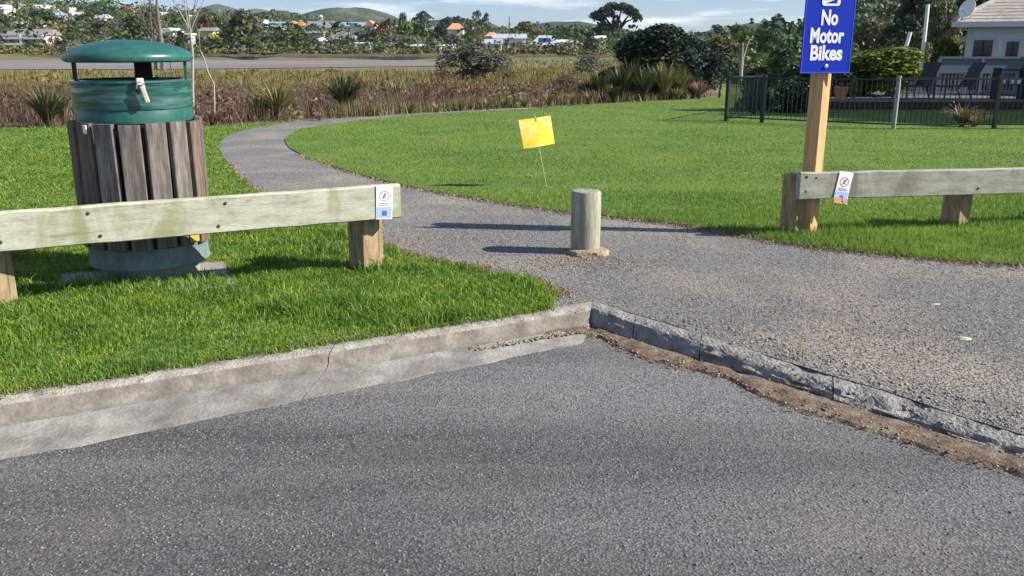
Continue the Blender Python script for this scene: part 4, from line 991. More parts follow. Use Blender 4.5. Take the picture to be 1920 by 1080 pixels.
# mid distance shrubs, with smaller leaves
tree('shrub', 'large dark spiky shrub behind the flax thicket', 'shrub', 1240, 36, 225, 37, 'bush', 'dark', 15000, 0.024)
tree('shrub', 'dark green shrub shoulder at the right of the large spiky shrub', 'shrub', 1305, 46, 135, 38, 'bush', 'bluegreen', 7500, 0.03)
tree('shrub', 'thin grey leaved shrub standing in the marsh', 'shrub', 890, 78, 125, 62, 'bush', 'greygreen', 3800, 0.032)
tree('shrub', 'low twiggy grey shrub left of the grey leaved shrub', 'shrub', 835, 118, 55, 58, 'bush', 'rush', 800, 0.04)
tree('shrub', 'small brown shrub right of the grey leaved shrub', 'shrub', 955, 128, 70, 58, 'bush', 'rush', 700, 0.04)
tree('shrub', 'pale olive willow behind the cabbage palm', 'tree', 1360, 50, 120, 62, 'bush', 'olive', 4500, 0.034)
tree('shrub', 'low olive scrub at the foot of the cabbage palm', 'shrub', 1400, 105, 110, 50, 'bush', 'olive', 1500, 0.036)
tree('shrub', 'grey green scrub beyond the left end of the flax thicket', 'shrub', 1110, 92, 75, 80, 'bush', 'greygreen', 800, 0.04)
tree('shrub', 'brown scrub low in the marsh left of the flax thicket', 'shrub', 1060, 140, 100, 46, 'bush', 'rush', 900, 0.04)

# cabbage palm
cp = P(1388, 150, 48); czt = P(1388, 70, 48).z; cz0 = T(cp.x, 48)
ct = thing('cabbage_palm', 'cabbage palm with three yellow green spiky heads', 'palm', (cp.x, 48, cz0))
hm = czt - cz0
MB().tube([(0, 0, -.1), (0.02, 0, hm * .5), (0.0, 0, hm * .9)], [0.11, 0.09, 0.06], 8).tube([(0.01, 0, hm * .5), (-.3, .1, hm * .75)], [0.07, 0.05], 7).tube([(0.01, 0, hm * .55), (.35, 0, hm * 1.0)], [0.07, 0.05], 7).build('trunk', M['paleb'], ct)
for k, (x, z) in enumerate(((0, .95), (-.32, .76), (.38, 1.02))):
    V, Fc = strap_clump(90, 0.72, 0.05, 1.0, 50 + k, 0.75); V[:, 2] -= 0.0
    link('leaf_head', mass('leaf_head', V, Fc, M['leaf_lime' if k != 1 else 'leaf_olive']), ct, (x, 0, hm * z - 0.1))

# ------------------------------------------------------------------ houses
M['wall_white'] = plain('white_weatherboard', (0.58, 0.57, 0.54), 0.7)
M['wall_cream'] = plain('cream_render', (0.62, 0.55, 0.44), 0.8)
M['wall_pink'] = plain('pinkish_brick', (0.50, 0.38, 0.32), 0.8)
M['wall_grey'] = plain('grey_cladding', (0.34, 0.34, 0.34), 0.8)
M['wall_navy'] = plain('navy_cladding', (0.015, 0.022, 0.06), 0.6)
M['wall_yellow'] = plain('yellow_render', (0.60, 0.46, 0.12), 0.8)
M['roof_grey'] = plain('grey_roof', (0.20, 0.20, 0.21), 0.6)
M['roof_silver'] = plain('pale_metal_roof', (0.36, 0.39, 0.42), 0.5)
M['roof_orange'] = plain('orange_tile_roof', (0.52, 0.24, 0.13), 0.75)
M['roof_blue'] = plain('blue_grey_roof', (0.25, 0.31, 0.42), 0.5)
M['roof_dark'] = plain('dark_roof', (0.07, 0.065, 0.07), 0.6)
M['roof_red'] = plain('red_brown_roof', (0.20, 0.07, 0.05), 0.7)
M['roof_white'] = plain('white_roof', (0.56, 0.56, 0.56), 0.6)
M['solar'] = plain('solar_glass', (0.02, 0.035, 0.10), 0.15)
def house(label, px0, px1, Y, yeave, ytop, wall, roof, style='gable', nwin=3, floors=1, depth=8.0, rot=0.0, solar=False, name='house', cat='house', chimney=False):
    a = P(px0, yeave, Y); b = P(px1, yeave, Y); W = b.x - a.x; cxx = (a.x + b.x) / 2; z0 = T(cxx, Y) - 0.4
    he = max(a.z - z0, 2.0); ht = P((px0 + px1) / 2, ytop, Y).z - z0; ht = max(ht, he + 0.35)
    t = thing(name, label, cat, (cxx, Y, z0), rot); D = depth
    ov = 0.35
    MB().box((-W / 2, 0, 0), (W / 2, D, he)).build('wall', M[wall], t)
    if style == 'gable':
        vs = [(-W / 2 - ov, -ov, he), (W / 2 + ov, -ov, he), (W / 2 + ov, D + ov, he), (-W / 2 - ov, D + ov, he), (-W / 2 - ov, D / 2, ht), (W / 2 + ov, D / 2, ht)]
        fs = [(0, 1, 5, 4), (2, 3, 4, 5), (0, 4, 3), (1, 2, 5), (3, 2, 1, 0)]
    elif style == 'front':
        vs = [(-W / 2 - ov, -ov, he), (W / 2 + ov, -ov, he), (W / 2 + ov, D + ov, he), (-W / 2 - ov, D + ov, he), (0, -ov, ht), (0, D + ov, ht)]
        fs = [(0, 1, 4), (1, 2, 5, 4), (2, 3, 5), (3, 0, 4, 5), (3, 2, 1, 0)]
    elif style == 'hip':
        q = min(W * 0.3, D / 2)
        vs = [(-W / 2 - ov, -ov, he), (W / 2 + ov, -ov, he), (W / 2 + ov, D + ov, he), (-W / 2 - ov, D + ov, he), (-W / 2 + q, D / 2, ht), (W / 2 - q, D / 2, ht)]
        fs = [(0, 1, 5, 4), (2, 3, 4, 5), (0, 4, 3), (1, 2, 5), (3, 2, 1, 0)]
    else:
        vs = [(-W / 2 - ov, -ov, he), (W / 2 + ov, -ov, he), (W / 2 + ov, D + ov, he), (-W / 2 - ov, D + ov, he), (-W / 2 - ov, -ov, ht - .2), (W / 2 + ov, -ov, ht - .2), (W / 2 + ov, D + ov, ht), (-W / 2 - ov, D + ov, ht)]
        fs = [(3, 2, 1, 0), (4, 5, 6, 7), (0, 1, 5, 4), (1, 2, 6, 5), (2, 3, 7, 6), (3, 0, 4, 7)]
    rf = MB().add(vs, fs).build('roof', M[roof], t)
    if solar:
        n = Vector((0, -(ht - he), D / 2 + ov)).normalized()
        def rp(u, v): return Vector((u * W, -ov + (D / 2 + ov) * v, he + (ht - he) * v)) + n * 0.06
        MB().add([rp(-.22, .3), rp(.18, .3), rp(.18, .72), rp(-.22, .72)], [(0, 1, 2, 3)]).build('solar_panel', M['solar'], rf)
    if chimney: MB().box((-W * .3, D * .4, he), (-W * .3 + .7, D * .4 + .7, ht + .6)).build('chimney', M[wall], rf)
    fh = he / floors
    for fl in range(floors):
        for k in range(nwin):
            xx = -W / 2 + W * (k + 0.5) / nwin; ww = W / nwin * (0.5 if k % 2 else 0.36)
            zb_ = fl * fh + min(1.3, fh * .42); zt_ = min(fl * fh + fh * .86, zb_ + 1.4)
            w_ = MB().box((xx - ww / 2 - .08, -0.06, zb_ - .08), (xx + ww / 2 + .08, 0.03, zt_ + .08)).build('window', M['wall_white'], t)
            MB().box((xx - ww / 2, -0.08, zb_), (xx + ww / 2, 0.02, zt_)).build('pane', M['glass'], w_)
    return t
house('long grey roofed house with two white balcony bands, far left across the water', 0, 84, 236, 66, 54, 'wall_pink', 'roof_grey', 'gable', 6, 1, 9)
bh = bpy.data.objects['house']
_w = (P(84, 66, 236).x - P(0, 66, 236).x)
for k, zf in enumerate((0.34, 0.80)):
    zt_ = (P(40, 66, 236).z - bh.location.z) * zf
    MB().box((-_w / 2 - .2, -1.5, zt_ - .35), (_w / 2 + .2, -.05, zt_ + .25)).build('balcony', M['wall_white'], bh)
for k in range(3): MB().box((-_w / 2 + _w * k / 2 - .2, -1.45, 0), (-_w / 2 + _w * k / 2 + .2, -1.1, 3.4)).build('column', M['wall_white'], bh)
house('white house cut by the left photo edge, up the hill', -30, 6, 330, 17, 8, 'wall_white', 'roof_white', 'gable', 2)
house('small white house high on the left hill by the conifer tip', 26, 46, 400, 9, 3, 'wall_white', 'roof_silver', 'gable', 2)
house('wide cream house high on the left hill', 54, 92, 360, 16, 8, 'wall_cream', 'roof_white', 'gable', 4)
house('narrow tall white house right of the dark conifers on the left hill', 116, 129, 350, 18, 13, 'wall_white', 'roof_white', 'flat', 1, 1, 5)
house('little white gable end half behind a conifer on the left hill', 99, 109, 352, 20, 14, 'wall_white', 'roof_white', 'front', 1, 1, 6)
house('pale roofed house among olive trees on the left hill', 10, 34, 290, 46, 40, 'wall_cream', 'roof_silver', 'gable', 2)
house('small white cottage with a chimney under the blue hill', 197, 207, 380, 25, 20, 'wall_white', 'roof_silver', 'gable', 1, 1, 6)
house('small white cottage right of its twin under the blue hill', 211, 223, 380, 28, 22, 'wall_white', 'roof_grey', 'gable', 1, 1, 6)
house('cream house seen between the two dark trunks above the bin lid', 290, 312, 262, 62, 52, 'wall_cream', 'roof_silver', 'gable', 2)
house('bright white gable end above the right of the bin lid', 310, 324, 258, 60, 52, 'wall_white', 'roof_white', 'front', 1)
house('tiny white shed right of the bare tree trunk', 342, 356, 250, 66, 62, 'wall_white', 'roof_white', 'flat', 1, 1, 4, name='shed', cat='shed')
house('yellow walled house with a rusty tree above it', 372, 398, 262, 58, 51, 'wall_yellow', 'roof_grey', 'gable', 2)
house('white gabled house end at the left of the middle town', 482, 494, 300, 44, 36, 'wall_white', 'roof_white', 'front', 1, 1, 9)
house('house with a blue grey roof beside the white gable', 494, 528, 302, 52, 40, 'wall_cream', 'roof_blue', 'gable', 3)
house('orange roofed house behind the yellow tree', 544, 573, 330, 48, 41, 'wall_cream', 'roof_orange', 'hip', 3)
house('big house with a long dark grey roof', 574, 622, 300, 52, 39, 'wall_grey', 'roof_grey', 'gable', 4)
house('low beige house below the long dark grey roof', 574, 604, 262, 62, 57, 'wall_pink', 'roof_grey', 'gable', 3)
house('wide white house with solar panels on a blue roof', 636, 684, 310, 49, 41, 'wall_white', 'roof_blue', 'gable', 4, 1, 9, 0, True)
house('pinkish gable wing at the right of the solar roofed house', 684, 702, 306, 49, 38, 'wall_pink', 'roof_orange', 'front', 1)
house('dark low house with a grey roof under the solar roofed house', 612, 668, 258, 74, 60, 'wall_grey', 'roof_grey', 'hip', 4)
house('white house tiny on the green hill', 596, 604, 900, 33, 28, 'wall_white', 'roof_white', 'front', 1, 1, 8)
house('orange hip roofed house between tall trees', 839, 868, 285, 55, 43, 'wall_cream', 'roof_orange', 'hip', 3)
house('long house with a white roof and orange end right of the grey shrub', 925, 986, 238, 72, 63, 'wall_white', 'roof_silver', 'gable', 4)
house('small orange roofed wing left of the long white roofed house', 910, 934, 244, 68, 60, 'wall_white', 'roof_orange', 'hip', 2)
house('white walled lower wing below the orange roofed wing', 906, 940, 228, 82, 73, 'wall_white', 'roof_silver', 'gable', 2)
house('navy house with a pale metal roof and solar panel', 994, 1052, 226, 85, 66, 'wall_navy', 'roof_silver', 'hip', 3, 1, 10, 0, True)
house('white lean-to right of the navy house', 1046, 1074, 230, 79, 74, 'wall_white', 'roof_white', 'gable', 2)
house('white garden shed right of the navy house', 1070, 1083, 222, 80, 76, 'wall_white', 'roof_white', 'flat', 1, 1, 4, name='shed', cat='shed')
house('pale roof peeping out left of the umbrella shaped pine', 1118, 1136, 255, 72, 66, 'wall_white', 'roof_white', 'gable', 2)
house('white flat roofed boat shed row left of the grey shrub', 768, 806, 224, 90, 86, 'wall_grey', 'roof_silver', 'gable', 3, name='shed', cat='shed')
house('bright white shed touching the grey shrub', 832, 850, 222, 92, 85, 'wall_white', 'roof_white', 'gable', 1, name='shed', cat='shed')
house('little white box shed on the far bank, left one', 773, 786, 214, 104, 102, 'wall_white', 'roof_white', 'flat', 1, 1, 3, name='shed', cat='shed')
house('little white gabled shed on the far bank, nearest the grey shrub', 815, 827, 214, 104, 99, 'wall_white', 'roof_silver', 'front', 1, 1, 4, name='shed', cat='shed')
house('long white boundary wall above the yellow green hedge', 660, 694, 232, 82, 80, 'wall_white', 'roof_white', 'flat', 1, 1, 1, name='garden_wall', cat='wall')
house('orange brick house with a white gable on the right hill above the sign', 1655, 1682, 160, 12, 2, 'wall_pink', 'roof_orange', 'front', 2, 1, 9)
house('white wing left of the orange brick house on the right hill', 1644, 1657, 160, 12, 8, 'wall_white', 'roof_white', 'flat', 1, 1, 6)

hr = random.Random(5); seen_ = set()
for k in range(26):
    px = (20 + 41 * k + hr.uniform(-12, 12)) % 1010; Y = hr.choice((285, 320, 355, 390)); orange = k % 4 == 1
    p_ = P(px, 60, Y); zg = T(p_.x, Y); w_ = hr.uniform(15, 26); base = 85 - (zg - CAM_H) / Y * F; ev = base - 2.9 / Y * F
    wl = hr.choice(('wall_white', 'wall_cream', 'wall_grey')); rr_ = 'roof_orange' if orange else hr.choice(('roof_grey', 'roof_silver', 'roof_dark', 'roof_blue'))
    lm = [(90, 'by the long left house'), (180, 'left of the bin lid'), (280, 'above the bin lid'), (360, 'by the bare tree'), (450, 'by the grey olive tree'), (530, 'by the white gable'), (600, 'behind the conical tree'), (700, 'by the solar roof'), (800, 'by the bright round tree'), (900, 'by the orange hip roof'), (2000, 'by the long white roof')]
    lm = [b for a, b in lm if px < a][0]
    lab = lambda: 'small %s house with %s roof, %s %s' % (wl[5:], {'roof_orange': 'orange', 'roof_grey': 'grey', 'roof_silver': 'pale', 'roof_dark': 'dark', 'roof_blue': 'blue grey'}[rr_], {285: 'low on the hillside', 320: 'partway up the hillside', 355: 'high on the hillside', 390: 'near the hilltop'}[Y], lm)
    while lab() in seen_: wl = hr.choice(('wall_white', 'wall_cream', 'wall_grey')); rr_ = hr.choice(('roof_grey', 'roof_silver', 'roof_dark', 'roof_blue'))
    seen_.add(lab())
    o = house(lab(), px - w_ / 2, px + w_ / 2, Y, ev, ev - hr.uniform(1.4, 2.2) / Y * F, wl, rr_, hr.choice(('gable', 'hip', 'gable')), 3, 1, 7, hr.uniform(-.5, .5))
    o['group'] = 'small houses among the trees on the far hillside'

# white garden parasol by the beige house
p = P(604, 76, 250); z0 = T(p.x, 250)
pr_ = thing('garden_parasol', 'white garden parasol in front of the beige house', 'parasol', (p.x, 250, z0))
hp = P(604, 70, 250).z - z0
MB().tube([(0, 0, 0), (0, 0, hp)], 0.06, 6).build('pole', M['steel'], pr_)
MB().lathe([(2.2, hp - .9), (1.2, hp - .35), (0.05, hp)], 10, cap=(True, False)).build('canopy', M['white'], pr_)

# ------------------------------------------------------------------ trees of the far bank and the hill
TR = [  # name, label, category, px, ytop, wpx, Y, kind, colour
 ('bush', 'ochre bush at the left edge of the far hill', 'bush', 14, 24, 34, 300, 'bush', 'ochre'),
 ('tree', 'bright green tree below the small white hill house', 'tree', 38, 11, 30, 360, 'round', 'bright'),
 ('tree', 'broad dark green tree left of the gold shrub', 'tree', 72, 17, 52, 285, 'round', 'deep'),
 ('bush', 'gold flowering shrub left of the bin lid', 'bush', 102, 46, 36, 258, 'bush', 'gold'),
 ('tree', 'olive tree above the gold shrub', 'tree', 100, 27, 46, 300, 'round', 'olive'),
 ('tree', 'grey green tree right of the gold shrub', 'tree', 132, 48, 32, 240, 'round', 'mid'),
 ('tree', 'tall dark tree left of the bin lid top', 'tree', 152, 28, 26, 268, 'tall', 'deep'),
 ('bush', 'black green bush on the bank beside the bin lid', 'bush', 112, 70, 28, 222, 'bush', 'dark'),
 ('bush', 'olive bush in front of the long left house', 'bush', 60, 76, 34, 222, 'bush', 'mid'),
 ('bush', 'yellow green bush below the long left house', 'bush', 25, 86, 38, 216, 'bush', 'lime'),
 ('conifer', 'thin dark conifer pricking the sky on the left hill', 'conifer', 67, -2, 12, 410, 'conifer', 'dark'),
 ('conifer', 'dark conifer in front of the narrow white house', 'conifer', 112, 6, 16, 345, 'conifer', 'dark'),
 ('tree', 'pale olive tree above the bin lid', 'tree', 186, 34, 44, 262, 'round', 'olive'),
 ('tree', 'ochre tree left of the blue hill foot', 'tree', 150, 20, 40, 330, 'round', 'ochre'),
 ('tree', 'arched dark green tree above the bin lid middle', 'tree', 248, 26, 54, 246, 'round', 'deep'),
 ('tree', 'dark tree under the blue hill', 'tree', 178, 20, 24, 350, 'round', 'dark'),
 ('gum_tree', 'tall brown gum tree left of the dark trunks', 'tree', 276, 2, 36, 240, 'tall', 'olive'),
 ('bush', 'black green bush above the bin lid, right of the middle', 'bush', 262, 66, 30, 224, 'bush', 'dark'),
 ('tree', 'mid green tree behind the two dark trunks', 'tree', 322, 22, 50, 300, 'round', 'mid'),
 ('bush', 'dark bush right of the white gable end', 'bush', 336, 52, 26, 238, 'bush', 'deep'),
 ('tree', 'red brown tree above the yellow house', 'tree', 383, 21, 32, 275, 'round', 'rust'),
 ('tree', 'green tree right of the red brown one', 'tree', 402, 30, 34, 285, 'round', 'mid'),
 ('bush', 'big mid green bush on the far shore right of the bin', 'bush', 402, 64, 56, 222, 'bush', 'mid'),
 ('conifer', 'small dark conifer right of the yellow house', 'conifer', 420, 38, 24, 250, 'conifer', 'dark'),
 ('tree', 'large grey olive tree right of the bin', 'tree', 448, 13, 66, 230, 'round', 'olive'),
 ('bush', 'olive bush under the large grey olive tree', 'bush', 462, 66, 54, 219, 'bush', 'mid'),
 ('bush', 'black bush over the boat ramp', 'bush', 438, 94, 38, 212, 'bush', 'dark'),
 ('tree', 'yellow green tree below the blue grey roof', 'tree', 533, 56, 40, 240, 'round', 'lime'),
 ('bush', 'dark bushes below the white gabled house', 'bush', 508, 62, 34, 232, 'bush', 'dark'),
 ('tree', 'gold tree below the orange roof', 'tree', 558, 50, 18, 262, 'round', 'gold'),
 ('conifer', 'dense dark green conical tree on the far shore', 'tree', 566, 55, 50, 220, 'conifer', 'deep'),
 ('bush', 'low green bush at the right foot of the conical tree', 'bush', 590, 88, 34, 217, 'bush', 'bright'),
 ('bush', 'round green bush left of the white parasol', 'bush', 603, 55, 28, 270, 'round', 'mid'),
 ('tree', 'dark tree between the grey and the solar roofs', 'tree', 628, 38, 24, 280, 'round', 'dark'),
 ('bush', 'yellow green hedge bush on the far lawn', 'bush', 676, 84, 40, 216, 'bush', 'lime'),
 ('bush', 'dark bush under the pinkish gable', 'bush', 682, 60, 32, 248, 'bush', 'deep'),
 ('tree', 'olive tree right of the pinkish gable', 'tree', 702, 50, 34, 238, 'round', 'olive'),
 ('tree', 'rust tree right of the pinkish gable', 'tree', 716, 38, 30, 290, 'round', 'rust'),
 ('bush', 'pale green bush on the far shore under the olive tree', 'bush', 716, 84, 34, 217, 'bush', 'mid'),
 ('tree', 'bright green round tree in the middle of the town', 'tree', 758, 33, 34, 262, 'round', 'bright'),
 ('tree', 'dark green tree right of the bright green one', 'tree', 785, 38, 34, 268, 'round', 'deep'),
 ('tree', 'pale olive poplar behind the dark green tree', 'tree', 797, 30, 28, 310, 'tall', 'olive'),
 ('bush', 'green bush below the bright green round tree', 'bush', 765, 66, 46, 235, 'bush', 'mid'),
 ('conifer', 'dark ridge tree left of the long ridge crown', 'tree', 754, 18, 16, 520, 'round', 'bluegreen'),
 ('tree', 'wide dark tree crown on the ridge', 'tree', 788, 18, 42, 520, 'round', 'bluegreen'),
 ('tree', 'low dark ridge tree right of the wide crown', 'tree', 832, 30, 34, 540, 'round', 'bluegreen'),
 ('tree', 'low dark ridge tree left of the paired conifers', 'tree', 858, 28, 34, 545, 'round', 'bluegreen'),
 ('conifer', 'left of the paired tall dark conifers on the ridge', 'conifer', 893, 16, 20, 430, 'tall', 'dark'),
 ('conifer', 'right of the paired tall dark conifers on the ridge', 'conifer', 910, 20, 24, 435, 'tall', 'bluegreen'),
 ('tree', 'dark tree left of the orange hip roof', 'tree', 820, 45, 32, 262, 'round', 'dark'),
 ('tree', 'grey green tree in front of the orange hip roof', 'tree', 843, 62, 34, 240, 'round', 'greygreen'),
 ('tree', 'slim olive poplar right of the orange hip roof', 'tree', 880, 34, 20, 250, 'tall', 'olive'),
 ('tree', 'cream flowering slim tree below the paired conifers', 'tree', 897, 44, 14, 245, 'tall', 'ochre'),
 ('bush', 'gold green shrub left of the long white roofed house', 'bush', 900, 66, 24, 236, 'bush', 'lime'),
 ('conifer', 'thin dark conifer above the long white roof', 'conifer', 955, 32, 9, 380, 'conifer', 'dark'),
 ('tree', 'round olive tree above the navy house', 'tree', 985, 34, 44, 300, 'round', 'olive'),
 ('bush', 'gold bush left of the navy house', 'bush', 967, 86, 16, 215, 'bush', 'gold'),
 ('bush', 'dark green bush in front of the navy house', 'bush', 990, 92, 34, 214, 'bush', 'deep'),
 ('bush', 'grey green bush below the navy house', 'bush', 1012, 98, 26, 213, 'bush', 'mid'),
 ('bush', 'dark bush below the white lean-to', 'bush', 1064, 90, 36, 214, 'bush', 'dark'),
 ('tree', 'ochre tree behind the navy house roof', 'tree', 1016, 50, 20, 300, 'round', 'ochre'),
 ('tree', 'olive tree right of the navy house', 'tree', 1058, 52, 36, 300, 'round', 'olive'),
 ('tree', 'grey green tree above the white shed', 'tree', 1090, 50, 36, 310, 'round', 'mid'),
 ('bush', 'dark rounded bush left of the bright green bush', 'bush', 1108, 67, 42, 216, 'bush', 'dark'),
 ('tree', 'ochre tree at the left foot of the umbrella shaped pine', 'tree', 1128, 54, 26, 262, 'round', 'ochre'),
 ('bush', 'bright green bush below the umbrella shaped pine', 'bush', 1160, 66, 36, 190, 'bush', 'bright'),
 ('tree', 'dark ridge tree behind the olive willow, left one', 'tree', 1345, 44, 26, 380, 'round', 'bluegreen'),
 ('tree', 'dark ridge tree behind the cabbage palm', 'tree', 1380, 42, 26, 380, 'round', 'bluegreen'),
 ('tree', 'dark round headed tree on the skyline left of the sign', 'tree', 1455, 22, 36, 210, 'round', 'bluegreen'),
 ('tree', 'olive green tree between the cabbage palm and the sign', 'tree', 1442, 52, 60, 75, 'round', 'mid'),
 ('tree', 'dark leafy tree left of the sign post', 'tree', 1478, 62, 76, 46, 'bush', 'deep'),
 ('tree', 'tall olive tree right of the sign, behind the bright hedge', 'tree', 1645, 22, 105, 70, 'round', 'olive'),
 ('tree', 'yellow green tree close behind the sign panel', 'tree', 1600, 60, 70, 60, 'bush', 'mid'),
 ('tree', 'tall dark tree behind the white poles', 'tree', 1712, -25, 90, 62, 'round', 'dark'),
 ('tree', 'olive brown tree left of the satellite dish', 'tree', 1770, -8, 80, 56, 'round', 'olive'),
 ('tree', 'very dark tree rising behind the house roof', 'tree', 1860, -60, 150, 66, 'round', 'dark'),
 ('bush', 'small ochre shrub between the bright hedge and the white pole', 'bush', 1745, 62, 50, 42, 'bush', 'ochre'),
]
for (nm, lab, cat, px, yt_, w, Y, kind, col) in TR:
    big = w / F * 1024 / 1920 * F > 30
    n = 900 if w > 60 else 520
    sz = 0.034 if Y < 90 else 0.058
    tree(nm, lab, cat, px, yt_, w, Y, kind, col, n=3200 if Y < 90 else n, size=sz)
tree('umbrella_pine', 'dark umbrella shaped pine leaning right on the skyline', 'tree', 1157, 9, 74, 262, 'umbrella', 'dark', 2600, 0.05)

# far scrub that reads as one mass between the houses
def far_scrub(n, ymin, ymax, hh, col, seed, u0=-0.66, u1=0.42, size=0.55):
    r = np.random.default_rng(seed); Y = r.uniform(ymin, ymax, n) ; U = r.uniform(u0, u1, n); X = U * Y
    cen = []; nr_ = []; sz = []
    for x, y in zip(X, Y):
        z = T(x, y); h = hh * r.uniform(0.5, 1.2); w = h * r.uniform(0.7, 1.3); m = 36 if hh < 4 else 60
        d = r.normal(size=(m, 3)); d /= np.linalg.norm(d, axis=1)[:, None]; d[:, 2] = np.abs(d[:, 2])
        cen.append(np.array([x, y, z]) + d * np.array([w, w, h])); nr_.append(d); sz.append(np.full(m, size * (0.7 + h / 6)))
    V, Fc = leaf_quads(np.concatenate(cen), np.concatenate(nr_), np.concatenate(sz), 1.4)
    o = link('far_scrub', mass('far_scrub', V, Fc, M['leaf_' + col])); o['kind'] = 'stuff'
far_scrub(560, 208, 430, 2.8, 'mid', 3); far_scrub(460, 208, 430, 2.6, 'olive', 4); far_scrub(300, 208, 430, 3.4, 'greygreen', 5); far_scrub(130, 240, 420, 5.0, 'mid', 15, -0.66, 0.1, 0.55); far_scrub(130, 240, 420, 5.0, 'olive', 16, -0.66, 0.1, 0.55)
far_scrub(70, 225, 430, 6.0, 'deep', 25, -0.66, 0.12, 0.55); far_scrub(90, 225, 430, 5.5, 'mid', 26, -0.66, 0.12, 0.55)
far_scrub(160, 206, 216, 1.2, 'sedge', 6, -0.6, 0.2, 0.6)
far_scrub(420, 420, 640, 4.2, 'bluegreen', 7, -0.6, 0.5, 0.7)
far_scrub(220, 80, 200, 3.0, 'olive', 8, 0.2, 0.5, 0.45); far_scrub(260, 80, 200, 4.1, 'deep', 9, 0.24, 0.5, 0.4)
far_scrub(120, 50, 90, 1.6, 'mid', 10, 0.22, 0.46, 0.4)

# dark bank edge on the far side of the mud
def bank():
    V = []; Fs = []; n = 120
    for i in range(n + 1):
        u = -0.62 + 0.95 * i / n; x = u * 205; w = 0.4 * (vnoise([i * 0.7], [2], 1)[0] - 0.5)
        y = 203 + 4 * math.sin(x * 0.06) + 2 * math.sin(x * 0.17 + 1)
        V += [(x, y - 2.2, -1.75), (x, y - 1.6, -0.95 + w), (x, y + 2.5, -0.55 + w)]
    for i in range(n):
        for k in range(2): Fs.append((i * 3 + k, (i + 1) * 3 + k, (i + 1) * 3 + k + 1, i * 3 + k + 1))
    me = bpy.data.meshes.new('river_bank'); me.from_pydata(V, [], Fs); me.materials.append(noisy('bank_earth', [(0.05, 0.04, 0.025), (0.11, 0.09, 0.05)], 0.4, 0.95, fine=3)); me.update()
    link('river_bank', me)['kind'] = 'structure'
bank()
pl = [P(470, 111, 207), P(522, 111, 207), P(530, 105, 214), P(476, 105, 214)]
me = bpy.data.meshes.new('far_lawn'); me.from_pydata([(p.x, p.y, T(p.x, p.y) + 0.25) for p in pl], [], [(0, 1, 2, 3)]); me.materials.append(noisy('far_lawn', [(0.09, 0.17, 0.03), (0.12, 0.21, 0.045)], 0.3, 0.9, fine=3)); link('lawn', me)['kind'] = 'structure'
pl = [P(585, 104, 209), P(660, 104, 209), P(655, 84, 228), P(600, 84, 228)]
me = bpy.data.meshes.new('far_lawn'); me.from_pydata([(p.x, p.y, T(p.x, p.y) + 0.25) for p in pl], [], [(0, 1, 2, 3)]); me.materials.append(bpy.data.materials['far_lawn']); link('lawn', me)['kind'] = 'structure'

# ------------------------------------------------------------------ bare trees behind the bin
def branch(mb, p, d, L, r, depth, rr, up=0.25, fork=3):
    pts = [p]; q = p.copy(); dd = d.copy()
    for k in range(4):
        dd = (dd + Vector((rr.uniform(-.14, .14), rr.uniform(-.14, .14), up * 0.25))).normalized(); q = q + dd * L / 4; pts.append(q.copy())
    mb.tube(pts, [r * (1 - 0.13 * k) for k in range(5)], 6 if depth > 1 else 4, cap=False)
    if depth <= 0: return
    for k in range(fork):
        base = pts[rr.choice((2, 3, 4))] if k else pts[4]
        a = rr.uniform(0, 2 * PI); sp = rr.uniform(0.3, 0.6)
        nd = (dd + Vector((math.cos(a) * sp, math.sin(a) * sp, 0.1))).normalized()
        branch(mb, base, nd, L * rr.uniform(0.6, 0.8), r * 0.58, depth - 1, rr, up, fork)
def bare_tree(label, px, py, htop, r0, seed, mat, path=None, first=0.45, depth=4, fork=3, name='bare_tree'):
    p = G(px, py); p.z = T(p.x, p.y); rr = random.Random(seed)
    t = thing(name, label, 'tree', p); mb = MB()
    if path: pts = [P(a, b, p.y) - p for a, b in path]
    else: pts = [Vector((0, 0, -.1)), Vector((0, 0, htop * first))]
    rad = [r0 * (1 - 0.5 * k / (len(pts) - 1)) for k in range(len(pts))]
    mb.tube(pts, rad, 8).build('trunk', mat, t, smooth=True)
    d = (pts[-1] - pts[-2]).normalized()
    for k in range(fork):
        a = 2 * PI * k / fork + rr.uniform(-.4, .4); bm_ = MB()
        nd = (d + Vector((math.cos(a) * .42, math.sin(a) * .42, 0.15))).normalized()
        branch(bm_, pts[-1], nd, htop * 0.30, rad[-1] * 0.75, depth - 1, rr, 0.3, 3)
        bm_.build('limb', mat, t)
    return t
bare_tree('tall bare grey tree rising behind the right of the bin lid', 362, 224, 3.4, 0.045, 5, M['paleb'], [(362, 226), (361, 160), (361, 100), (357, 62)], depth=4, fork=5)
bare_tree('thin bent sapling just right of the bin', 402, 232, 1.2, 0.022, 9, M['paleb'], [(402, 234), (402, 190), (401, 158), (390, 135), (382, 108), (376, 96)], depth=2, fork=2, name='sapling')
bare_tree('leaning bare stem seen through the bin opening', 332, 232, 1.2, 0.024, 12, M['bark'], [(334, 232), (329, 152), (319, 120), (322, 90)], depth=2, fork=2, name='sapling')
